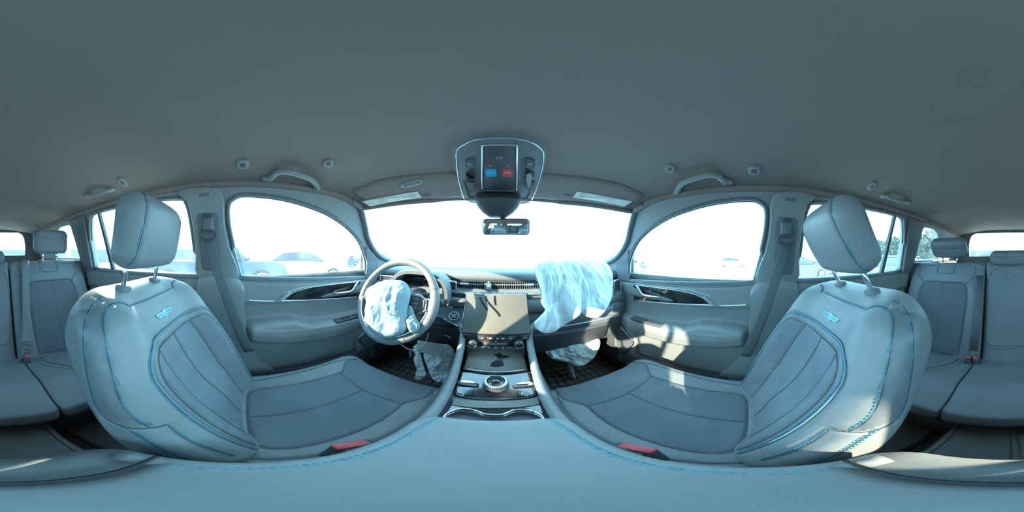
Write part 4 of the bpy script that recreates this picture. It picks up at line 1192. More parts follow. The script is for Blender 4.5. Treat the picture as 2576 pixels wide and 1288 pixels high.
# obd port device under dash and wire
wire = [PY(px, py, .66) for px, py in ((1010,866),(1022,876),(1045,880),(1066,868),(1075,850),(1078,838))]
tag(build('loose_wire', tube(catmull(wire, 6), .0016, 6), M['airbag']), 'thin pale loose wire looping below the steering wheel', 'wire')
dv_ = PY(1034, 890, .70)
e = empty('plug_device', dv_, label='small dark plug-in device hanging below the driver dashboard', cat='plug')
build('plug_body', rbox(dv_, (.018,.02,.048), .003), M['plastic_d'], e)
build('plug_face', rbox(dv_+Vector((.004,-.011,-.004)), (.010,.002,.030), .001), M['plastic'], e)
# pedals and mats
for (x0, x1, lab) in ((-.66,-.17,'black grooved rubber floor mat in the driver footwell'), (.17,.66,'black grooved rubber floor mat in the passenger footwell')):
    e = empty('floor_mat', ((x0+x1)/2,.70,-.85), label=lab, cat='floor mat')
    build('mat_base', rbox(((x0+x1)/2,.70,-.842), (x1-x0,.50,.012), .005), M['rubber'], e)
    build('raised_rim', tube([Vector((x, y, -.834)) for x, y in ((x0,.46),(x1,.46),(x1,.94),(x0,.94))], .007, 6, True), M['rubber'], e)
    bw, bh = (x1-x0-.044)/11*.88, .46/8*.86
    blk = None
    for i in range(11):
        for j in range(8):
            cx = x0+.022+(x1-x0-.044)*(i+.5)/11; cy = .47+.46*(j+.5)/8
            if blk is None:
                blk = build('tread_block', rbox((0, 0, 0), (bw, bh, .007), .0018, None, 1), M['rubber'], e); o_ = blk
            else:
                o_ = blk.copy(); COL.objects.link(o_)
            o_.location = (cx, cy, -.833)
e = empty('brake_pedal', (-.33,.95,-.60), label='black brake pedal in the driver footwell', cat='pedal')
build('pedal_pad', rbox((-.33,.90,-.66), (.09,.02,.06), .006, Matrix.Rotation(-.5, 3, 'X')), M['rubber'], e)
build('pedal_arm', tube([Vector((-.33,.91,-.65)), Vector((-.33,.96,-.55)), Vector((-.33,1.0,-.42))], .009, 8), M['plastic_d'], e)
# kick panels with speaker at the door side of the footwells
for sgn, lab in ((-1, 'left footwell side cover'), (1, 'right footwell side cover')):
    build('trim_%d' % (7 if sgn < 0 else 8), prism([Vector((sgn*.765, y, z)) for y, z in ((.80,-.36),(1.05,-.30),(1.15,-.55),(1.0,-.80),(.80,-.80))], (-sgn*.05,0,0)), M['plastic_d'], smooth=False, kind='structure', label=lab)
# ================================================================== rear bench
RY0, RZ0 = -.80, -.615                              # where cushion and backrest meet
rT = (Vector((0,-1.075,-.005))-Vector((0,RY0,RZ0))).normalized(); rN = Vector((1,0,0)).cross(rT).normalized()
rN = rN if rN.y > 0 else -rN
RH = .335
def rear_back(name, x0, x1, label, centre=False):
    w = (x1-x0)/2
    c = Vector(((x0+x1)/2, RY0, RZ0))+rT*(RH-.03)
    if centre: top = lambda X, Y: 0*X
    else: top = lambda X, Y: .020*np.exp(-((np.abs(X)-w+.045)/.045)**2)*smooth01((.30-Y)/.3) - .010*smooth01((Y-.22)/.1)
    S = Surf(slab(w-.002, RH, .05 if not centre else .02, .022, top, .11, 64, 90, rb=.02, Rbot=.03), frame(c, (1,0,0), rT, rN))
    e = empty(name, (c.x, RY0, -.85), label=label, cat='seat')
    if not centre:
        pan = [(-.155,-.25),(-.165,.0),(-.165,.12),(-.150,.165),(-.115,.185),(.115,.185),(.150,.165),(.165,.12),(.165,.0),(.155,-.25),(.12,-.285),(-.12,-.285)]
        h = S.loc(pan+[pan[0]], 6); S.groove(h, .006, .006)
        S.groove(S.loc([(0,.185),(.0,0),(0,-.285)], 10), .003, .004)
        for s in (-1, 1):
            S.groove(S.loc([(s*.150,.165),(s*.19,.215),(s*w*.97,.235)], 6), .005, .006)
            S.groove(S.loc([(s*.205,.205),(s*.222,.10),(s*.225,-.1),(s*.215,-.25)], 6), .003, .004)
            S.groove(S.loc([(s*.20,.22),(s*.21,.28),(s*.185,.305),(s*.08,.31)], 6), .003, .004)
        pad = [(-.062,.335),(-.062,.275),(-.045,.252),(.045,.252),(.062,.275),(.062,.335)]
        S.groove(S.loc(pad, 5), .005, .005)
        S.build('backrest', M['rear_lea'], e, regions=[('backrest_insert', pan, M['rear_suede'])])
        q = MB()
        for h_ in [h, S.loc([(0,.185),(.0,0),(0,-.285)], 10), S.loc(pad, 5)]+[S.loc(l, 6) for s_ in (-1, 1) for l in ([(s_*.150,.165),(s_*.19,.215),(s_*w*.97,.235)], [(s_*.205,.205),(s_*.222,.10),(s_*.225,-.1),(s_*.215,-.25)], [(s_*.20,.22),(s_*.21,.28),(s_*.185,.305),(s_*.08,.31)])]:
            z_ = seam(h_, r=.0016, sink=.0015); q.add((z_.V, z_.F))
        q.build('seams', M['seamline'], e, kind='stuff')
        sm = MB()
        s = 1 if c.x < 0 else -1
        m_ = stitches(S.loc([(s*.205,.19),(s*.222,.10),(s*.225,-.1),(s*.215,-.25)], 8), off=.004, dash=.006); sm.add((m_.V, m_.F))
        sm.build('stitching', M['thread_g'], e, kind='stuff')
    else:
        fr = [(-w*.80,-.19),(-w*.80,.245),(w*.80,.245),(w*.80,-.19)]
        S.groove(S.loc(fr+[fr[0]], 1), .008, .005)
        S.build('backrest', M['rear_lea'], e, regions=[('folding_armrest', fr, M['rear_lea'])])
        q = MB()
        for h_ in (S.loc(fr+[fr[0]], 12), S.loc([(-w*.97,-.20),(w*.97,-.20)], 12)): z_ = seam(h_, r=.0022, sink=.001); q.add((z_.V, z_.F))
        q.build('seams', M['seamline'], e, kind='stuff')
        sm = MB()
        for s in (-1, 1):
            m_ = stitches(S.loc([(s*w*.76,-.17),(s*w*.76,.22)], 20), off=0, dash=.005); sm.add((m_.V, m_.F))
        sm.build('stitching', M['thread'], e, kind='stuff')
        p = S.Mx @ Vector((0,.225,.004))
        build('pull_tab', rbox(p, (.03,.008,.02), .002), M['plastic'], e)
    return e, S
def headrest(e, S, x, hx, hy, fwd, up, th, m=None):
    t = math.radians(th); T = Vector((0, math.sin(t), math.cos(t))); N = Vector((0, math.cos(t), -math.sin(t)))
    c = Vector((x, fwd, up))
    H_ = Surf(slab(hx, hy, .04, .026, lambda X, Y: .010*(1-(X/hx)**2), .075, 36, 30, rb=.028), frame(c, (1,0,0), T, N))
    H_.groove(H_.loc([(-hx*.96,hy*.3),(0,hy*.15),(hx*.96,hy*.3)], 8), .003, .004)
    H_.build('headrest', M['rear_lea'], e)
    for s in (-1, 1):
        if True: build('headrest_post', tube([Vector((x+s*.055, -1.115, -.04)), Vector((x+s*.055, -1.112, up-hy+.02))], .006, 10), M['chrome'], e)
e, S = rear_back('rear_bench', -.700, -.155, 'rear bench backrest behind the driver, headrest standing up')
headrest(e, S, -.465, .130, .085, -1.06, .095, 4)
e, S = rear_back('rear_bench', .155, .700, 'rear bench backrest behind the passenger, headrest folded low')
headrest(e, S, .425, .135, .072, -1.07, .045, 38)
e, S = rear_back('rear_bench', -.150, .150, 'narrow middle backrest of the rear bench with folded armrest', True)
headrest(e, S, 0, .125, .045, -1.02, -.018, 12)
# cushions
def rear_cushion(x0, x1, label):
    w = (x1-x0)/2; cz = -.585
    Yv = Vector((0,.97,.24)).normalized(); Zv = Vector((1,0,0)).cross(Yv).normalized()
    def top(X, Y): return -.06*smooth01((Y-.07)/.17)+.004*np.cos(X*8)
    S = Surf(slab(w, .235, .022, .014, top, .13, 70, 60, rb=.03, Rbot=.02), frame(Vector(((x0+x1)/2, -.610, -.560)), (1,0,0), Yv, Zv))
    e = empty('rear_cushion', ((x0+x1)/2, -.6, -.85), label=label, cat='seat cushion')
    hs = []
    for s in ((-1, 1) if w < .3 else ()):
        pass
    if w < .4:
        sg = -1 if x0 < 0 else 1
        xi = -sg*w                                     # inner edge
        h = S.loc([(xi+sg*.085,-.22),(xi+sg*.10,-.10),(xi+sg*.155,.0),(xi+sg*.17,.05),(-xi-sg*.13,.06)], 6); S.groove(h, .005, .006)
        h2 = S.loc([(xi+sg*.055,-.20),(xi+sg*.07,-.08),(xi+sg*.13,.02),(xi+sg*.2,.085)], 6); S.groove(h2, .003, .004)
        S.build('cushion', M['rear_lea'], e)
        q = MB()
        for h_ in (h, h2): z_ = seam(h_, r=.0016); q.add((z_.V, z_.F))
        q.build('seams', M['seamline'], e, kind='stuff')
        m_ = stitches(h2, off=.003, dash=.005); m_.build('stitching', M['thread_g'], e, kind='stuff')
    else: S.build('cushion', M['rear_lea'], e)
    return e
rear_cushion(-.70, -.178, 'rear seat cushion behind the driver with curved seams')
rear_cushion(.178, .70, 'rear seat cushion behind the passenger with curved seams')
Yv = Vector((0,.97,.24)).normalized(); Zv = Vector((1,0,0)).cross(Yv).normalized()
S = Surf(slab(.175, .237, .022, .014, lambda X, Y: .004-.06*smooth01((Y-.07)/.17), .13, 50, 60, rb=.03), frame(Vector((0,-.609,-.560)), (1,0,0), Yv, Zv))
e = empty('rear_cushion', (0, -.6, -.85), label='dust-marked middle cushion of the rear bench', cat='seat cushion')
S.build('cushion', mat('dusty_rear_leather', (.145,.157,.168), .6, var=.1, bump=.2, bscale=700, dust=.5, dscale=9, dcol=(.075,.085,.095)), e)
tag(build('bench_plinth', rbox((0,-.60,-.79), (1.36,.38,.13), .02), M['plastic_d']), 'dark plinth under the rear bench cushions', 'seat base')
# rear buckles and belts
for x, lab in ((-.185,'red-tipped rear belt buckle on the driver side of the bench'), (.165,'inner red rear belt buckle on the passenger side'), (.200,'outer red rear belt buckle on the passenger side')):
    e = empty('rear_buckle', (x,-.755,-.60), label=lab, cat='belt buckle')
    build('buckle_body', rbox((x,-.755,-.577), (.028,.03,.055), .006), M['plastic_d'], e)
    build('release_button', rbox((x,-.742,-.547), (.020,.014,.016), .005), M['red'], e)
    build('buckle_well', rbox((x,-.762,-.600), (.050,.05,.03), .01), M['groove'], e)
e = empty('rear_belt', (-.225,-.9,-.3), label='grey rear belt running down beside the middle seat to a chrome tongue', cat='seat belt')
def rb(t): 
    p = Vector((-.262,-1.052,-.03)).lerp(Vector((-.196,-.790,-.50)), t); return p+Vector((0,.012,0))
build('webbing', tube([rb(t) for t in np.linspace(0, 1, 16)], 1, 12, flat=(.023,.0014), up=rN), M['belt'], e)
build('tongue', rbox(rb(.93)+rN*.004, (.066,.006,.020), .002, Matrix((Vector((1,0,0)), rN, -rT)).transposed()), M['plastic'], e)
tp = rb(1.03)+rN*.006
build('tongue_plate', prism([tp+Vector((x,0,0))+rT*y for x, y in ((-.016,.02),(.016,.02),(.014,-.026),(-.014,-.026))], rN*.0025, [[tp+Vector((x,0,0))+rT*y for x, y in ((-.008,-.004),(.008,-.004),(.008,-.018),(-.008,-.018))]]), M['chrome'], e, smooth=False)
e = empty('rear_belt', (.185,-.85,-.4), label='dark slack rear belt lying in the gap behind the two red buckles', cat='seat belt')
build('webbing', tube([Vector((.182,-1.0,-.12)), Vector((.180,-.93,-.25)), Vector((.182,-.86,-.40)), Vector((.185,-.79,-.53))], 1, 12, flat=(.023,.004), up=rN), M['plastic_d'], e)
# cargo side blocks behind the bench
for sgn in (-1, 1):
    build('trim_%d' % (9 if sgn < 0 else 10), rbox((sgn*.70,-1.5,-.35), (.14,.90,.62), .03), M['plastic_d'], kind='structure', label='cargo bay side lining on the %s' % ('left' if sgn < 0 else 'right'))
# rear pillar covers between rear door and quarter windows
for sgn in (-1, 1):
    P = [side3(sgn, y, z, .004) for y, z in ((-.94,-.12),(-.905,.10),(-.875,.21),(-.86,.262),(-1.055,.262),(-1.06,.20),(-1.058,-.12))]; C = sum(P, Vector())/len(P)
    build('trim_%d' % (11 if sgn < 0 else 12), loft([P, [p+Vector((-sgn*.014,0,0)) for p in P], [C+(p-C)*.93+Vector((-sgn*.02,0,0)) for p in P]]), M['pillar_d'], auto=40, kind='structure', label='rear roof pillar cover on the %s' % ('left' if sgn < 0 else 'right'))
# floor behind the console
e = empty('floor_mat', (0,-.30,-.85), label='worn dark rubber mat strip on the rear floor hump', cat='floor mat')
build('mat_base', rbox((0,-.30,-.708), (.30,.26,.012), .005), M['rubber'], e)
for x in (-.14, 0, .14): build('mat_rib', rbox((x,-.30,-.700), (.012,.24,.008), .003), M['rubber'], e)
for sgn, lab in ((-1, 'rear floor mat behind the driver seat'), (1, 'rear floor mat behind the passenger seat')):
    e = empty('floor_mat', (sgn*.42,-.33,-.85), label=lab, cat='floor mat')
    build('mat_base', rbox((sgn*.42,-.30,-.842), (.42,.34,.012), .005), M['rubber'], e)
    build('raised_rim', tube([Vector((sgn*.42+x, -.30+y, -.834)) for x, y in ((-.20,-.16),(.20,-.16),(.20,.16),(-.20,.16))], .006, 6, True), M['rubber'], e)

# ================================================================== roof fittings
def roof_pt(px, py):
    h = CEILB.ray_cast(Vector((0,0,0)), D(px, py))
    if h[0] is None: return PZ(px, py, .30), Vector((0,0,-1))
    return h[0], (h[1] if h[1].z < 0 else -h[1])
def wall_pt(px, py, sgn, inn=0): return onplane(px, py, (sgn,0,.34), .7076)
def roof_frame(px, py):
    p, n = roof_pt(px, py); z = n; x = Vector((1,0,0)); x = (x-z*x.dot(z)).normalized(); y = z.cross(x)
    return p, Matrix((x, y, z)).transposed(), x, y, z
# overhead console
op = [(1149,372),(1165,358),(1190,346),(1222,341),(1257,340),(1292,341),(1325,347),(1350,358),(1366,374),(1367,395),(1362,425),(1354,455),(1345,480),(1332,503),(1300,507),(1257,508),(1205,507),(1172,498),(1161,475),(1153,440),(1149,405)]
oc = empty('overhead_console', (0,.5,.33), label='rounded overhead console with silver bezel, blue and red call buttons', cat='console')
def ocp(px, py, d=.0): 
    p, n = roof_pt(px, py); return p+Vector((0,0,-1))*d
c_ = ocp(1257, 425, .0)
base = [ocp(x, y, -.004) for x, y in cat2(op, 3, True)]
mid_ = [ocp(x, y, .012) for x, y in cat2(op, 3, True)]
C = sum(mid_, Vector())/len(mid_)
r1 = [C+(p-C)*1.07+Vector((0,0,.010)) for p in mid_]
build('surround', loft([[C+(p-C)*1.10+Vector((0,0,.016)) for p in mid_], r1, mid_, [C+(p-C)*.97+Vector((0,0,-.002)) for p in mid_]]), M['plastic'], oc, auto=50)
build('bezel_line', tube([C+(p-C)*1.0+Vector((0,0,-.001)) for p in mid_], .0022, 8, True), M['chrome'], oc)
# plane of the console face
fn = ((mid_[len(mid_)//2]-C).cross(mid_[3]-C)).normalized()
pA, pB, pC_ = ocp(1180, 370, .014), ocp(1334, 370, .014), ocp(1257, 495, .014)
fn = (pB-pA).cross(pC_-pA).normalized(); fn = fn if fn.z < 0 else -fn
fc0 = (pA+pB+pC_)/3
def of(px, py, off=0.0): return onplane(px, py, fn, fn.dot(fc0))+fn*off
fu = Vector((1,0,0)); fv = fn.cross(fu).normalized(); fv = fv if fv.y > 0 else -fv
def opanel(name, pix, off, th, m, parent, r=1.0, **k):
    P = [of(x, y, off) for x, y in pix]; c = sum(P, Vector())/len(P)
    return build(name, loft([[p for p in P], [c+(p-c)*.985+fn*th*.6 for p in P], [c+(p-c)*.95+fn*th for p in P]]), m, parent, auto=40, **k)
sw_ = [(1212,364),(1218,360),(1296,360),(1302,364),(1300,472),(1296,478),(1218,477),(1213,472)]
pn_ = opanel('button_panel', sw_, .0, .008, M['plastic_d'], oc)
build('panel_bezel', tube(catmull([of(x, y, .008) for x, y in [(1213,368),(1219,362),(1257,361),(1295,362),(1301,368),(1300,420),(1299,470),(1294,476),(1257,477),(1219,476),(1214,470),(1213,420)]], 3, True), .0028, 8, True), M['chrome'], oc)
ab = opanel('assist_button', [(1222,421),(1249,421),(1249,440),(1224,440),(1221,436)], .008, .003, M['blue_btn'], pn_, label='blue assist button')
sb = opanel('sos_button', [(1263,421),(1290,421),(1290,436),(1287,440),(1263,440)], .008, .003, M['red'], pn_, label='red SOS button')
Rf = Matrix((fu, fv, fn)).transposed()
if Rf.determinant() < 0: Rf = Matrix((-fu, fv, fn)).transposed()
# the viewer looks up at it with the windscreen below: text top points rearwards
Rt = Matrix((fu, -fv, fn)).transposed()
if Rt.determinant() < 0: Rt = Matrix((-fu, fv, fn)).transposed()
def upright(c, off):
    # readable from the camera: x to the passenger, y up in the picture
    z = fn; y = (-fv if (-fv).dot(Vector((0,-1,0))) > 0 else fv); x = y.cross(z)
    return Matrix.Translation(c) @ Matrix((x, y, z)).transposed().to_4x4()
text('lettering', 'ASSIST', .0052, upright(of(1241, 430, .0115), 0), M['white'], ab)
text('lettering', 'SOS', .0060, upright(of(1272, 430, .0115), 0), M['white'], sb)
mb = MB(); mb.add(tube([of(x, y, .0112) for x, y in ((1278,427),(1281,429),(1283,433))], .0008, 5)); mb.build('phone_symbol', M['white'], sb)
mb = MB(); mb.add(tube([of(x, y, .0088) for x, y in ((1248,393),(1250,391),(1262,390),(1264,393),(1260,395),(1249,395),(1248,393))], .0006, 5)); mb.build('liftgate_symbol', M['white'], pn_)
text('lettering', 'OFF', .0045, upright(of(1234, 413, .009), 0), M['white'], pn_)
text('lettering', 'ON', .0045, upright(of(1277, 412, .009), 0), M['white'], pn_)
for x0, x1 in ((1172, 1192), (1322, 1344)):
    lm = opanel('map_light', [(x0,432) , (x1,424) , (x1+1,470), (x0+8,476), (x0+2,468)] if x0 < 1250 else [(x0,424),(x1,432),(x1-2,468),(x0+12,476),(x0-1,470)], .0, .004, M['screen'], oc)
    opanel('light_switch', [(x0-2,402),(x1,396),(x1,420),(x0-1,422)] if x0 < 1250 else [(x0,396),(x1+2,402),(x1+1,422),(x0,420)], .0, .004, M['plastic_d'], oc)
    mb = MB(); xm = (x0+x1)/2; mb.add(tube([of(x, y, .0048) for x, y in ((xm-6,409),(xm+6,409),(xm,415),(xm-6,409))], .0006, 5)); mb.build('lamp_symbol', M['white'], oc)
opanel('blank_patch', [(1324,438),(1332,432),(1338,438),(1338,452),(1331,472),(1325,462)], .003, .003, M['leather'], oc)
text('lettering', 'L', .010, upright(of(1178, 457, .006), 0), M['white'], oc)
build('sensor_slots', rbox(of(1257, 349, .0), (.010,.006,.003), .001, Rf), M['groove'], oc)
# mirror stalk and sensor shroud below the console
r0 = [Vector((x, y, z)) for x, y, z in ((-.10,.665,.285),(.10,.665,.285),(.10,.74,.300),(-.10,.74,.300))]
ms = empty('rearview_mirror', (0,.78,.15), label='dark rearview mirror and sensor shroud hanging at the windscreen top', cat='mirror')
rg = []
for t, w, y, z, d in ((0,.105,.748,.292,.05),(.3,.100,.70,.245,.05),(.55,.088,.71,.220,.045),(.8,.066,.72,.195,.035),(1,.040,.73,.178,.02)):
    rg.append([Vector((w*math.copysign(abs(math.cos(a))**.6, math.cos(a)), y+d*math.sin(a), z)) for a in np.linspace(0, 6.283, 33)[:-1]])
build('sensor_shroud', loft(rg), M['plastic_d'], ms, auto=60)
mc = Vector((.035,.70,.128))
Rm = Matrix.Rotation(math.radians(-8), 3, 'Z') @ Matrix.Rotation(math.radians(8), 3, 'X')
build('mirror_shell', rbox(mc, (.205,.03,.072), .018, Rm, 4), M['plastic_d'], ms)
build('mirror_face', rbox(mc+Rm @ Vector((0,-.0155,0)), (.190,.002,.060), .001, Rm), M['mirror'], ms)
build('mirror_stem', tube([Vector((.02,.735,.18)), Vector((.03,.715,.15))], .012, 10), M['plastic_d'], ms)
# sun visors folded up, with printed label and vanity lamp
for sgn, lab in ((-1, "driver's grey sun visor with a pale warning label, folded up"), (1, 'passenger grey sun visor with a faint warning label, folded up')):
    e = empty('sun_visor', (sgn*.36,.56,.29), label=lab, cat='sun visor')
    rows = []
    pts = []
    for i, x in enumerate(np.linspace(.135, .56, 16)):
        y1 = head_y(x)-.020; y0 = y1-.155+.03*max(0, (x-.45)/.1)
        rows.append([Vector((sgn*x, y, ceil_z(x, y)-dz)) for y, dz in ((y0-.004,.002),(y0,.010),(y0+.02,.013),(y1-.03,.013),(y1,.010),(y1+.005,.001))])
    build('visor_panel', loft(rows, False, False), M['liner'], e)
    lb = [roof_pt(2*CX-px if sgn > 0 else px, py) for px, py in ((911,499),(985,485),(1050,474),(1061,489),(995,499),(931,512))]
    P = [p+Vector((0,0,-.0160)) for p, n in lb]
    l_ = build('warning_label', prism(P, (0,0,-.0006)), M['label'], e, smooth=False)
    mb = MB()
    for k in range(6):
        a, b = P[0].lerp(P[5], .2+.12*k), P[1].lerp(P[4], .2+.12*k)
        mb.add(rbox((a.lerp(b, .5))+Vector((0,0,-.001)), (abs((b-a).x)*.7,.0012,.0004), .0001))
        a, b = P[1].lerp(P[4], .2+.12*k), P[2].lerp(P[3], .2+.12*k)
        mb.add(rbox((a.lerp(b, .62))+Vector((0,0,-.001)), (abs((b-a).x)*.55,.0012,.0004), .0001))
    for k in range(3):
        c = P[1].lerp(P[4], .5)+Vector((sgn*(-.012+.012*k)*-1,0,-.001)); mb.add(cyl(c, (0,0,1), .0035, .0006, 8))
    mb.build('label_print', M['label_txt'], l_, kind='stuff')
    p, R_, x, y, z = roof_frame(2*CX-1075 if sgn > 0 else 1075, 487)
    build('visor_clip', rbox(p+z*.010, (.034,.014,.014), .004, R_), M['plastic'], e)
for px, lab in ((1035, 'oval switch pod in the headliner above the driver visor'),):
    p, R_, x, y, z = roof_frame(px, 455)
    e = empty('garage_remote', p, label=lab, cat='control')
    Rz = R_ @ Matrix.Rotation(-.05, 3, 'Z')
    p = p+z*.015
    build('pod', rplate(p, Rz, .100, .036, .012), M['pillar'], e, auto=50)
    for k in (-1, 0, 1): build('pod_button', rbox(p+z*.006+Rz @ Vector((k*.024,0,0)), (.021,.014,.003), .001, Rz), M['plastic'], e)
# grab handles
def grab(pix, sgn, lab, r=.011):
    e = None; P = []
    for px, py, d in pix:
        h, n = roof_pt(px, py); P.append(h+n*d)
    e = empty('grab_handle', sum(P, Vector())/len(P), label=lab, cat='grab handle')
    cen = catmull(P, 7)
    rad = [r*(1.25 if i < 6 or i > len(cen)-7 else 1) for i in range(len(cen))]
    build('grip', tube(cen, rad, 12), M['pillar'], e)
    for q in (P[0], P[-1]):
        h, n = roof_pt(*(pix[0][:2] if q is P[0] else pix[-1][:2])); 
        build('mount', rbox(h+n*.004, (.03,.04,.016), .007, None, 3), M['pillar'], e)
grab([(672,449,.0),(686,440,.008),(694,427,.018),(716,421,.022),(750,429,.022),(782,443,.020),(793,460,.010),(800,479,.0)], -1, 'grab handle on the headliner above the driver window')
grab([(2*CX-672,457,.0),(2*CX-686,448,.008),(2*CX-694,435,.018),(2*CX-716,429,.022),(2*CX-750,437,.022),(2*CX-782,451,.020),(2*CX-793,468,.010),(2*CX-800,487,.0)], 1, 'grab handle on the headliner above the passenger window')
grab([(2222,492,.0),(2232,490,.016),(2250,494,.022),(2268,500,.018),(2280,508,.0)], 1, 'rear grab handle above the right rear door', .008)
grab([(2*CX-2222,476,.0),(2*CX-2232,474,.016),(2*CX-2250,478,.022),(2*CX-2268,484,.018),(2*CX-2280,492,.0)], -1, 'rear grab handle above the left rear door', .008)
# small headliner fittings
def fitting(name, px, py, w, h, rot, lab, cat, inner, nslot=0, dark=True):
    p, R_, x, y, z = roof_frame(px, py)
    e = empty(name, p, label=lab, cat=cat)
    Rz = R_ @ Matrix.Rotation(rot, 3, 'Z')
    build('bezel', rplate(p+z*.003, Rz, w*1.12, h*1.12, .013), M['pillar'], e, auto=50)
    build(inner, rplate(p+z*.0095, Rz, w*.52, h*.50, .004, e=4), M['plastic_d'] if dark else M['plastic'], e)
    if nslot:
        mb = MB()
        for i in range(nslot):
            for j in range(4): mb.add(rbox(p+z*.011+Rz @ Vector(((i-(nslot-1)/2)*w*.085, (j-1.5)*h*.10, 0)), (w*.05, h*.06, .002), .0003))
        mb.build('grille', M['pillar'], e, kind='stuff')
fitting('dome_lamp', 611, 412, .040, .036, .0, 'square dome lamp beside the grab handle on the driver side', 'lamp', 'lens')
fitting('dome_lamp', 1897, 427, .040, .036, .0, 'square dome lamp beside the grab handle on the passenger side', 'lamp', 'lens')
fitting('microphone_grille', 826, 409, .040, .028, .6, 'oval microphone grille in the headliner near the driver', 'grille', 'mesh_pad', 5)
fitting('microphone_grille', 1685, 422, .040, .028, -.6, 'oval microphone grille in the headliner near the passenger', 'grille', 'mesh_pad', 5)
fitting('coat_hook_lamp', 2192, 467, .05, .028, .2, 'small rear reading lamp in the headliner on the right', 'lamp', 'lens')
fitting('coat_hook_lamp', 2*CX-2192, 457, .05, .028, -.2, 'small rear reading lamp in the headliner on the left', 'lamp', 'lens')
fitting('ceiling_clip', 2360, 534, .03, .02, .2, 'tiny round headliner clip above the right rear quarter window', 'clip', 'cap')

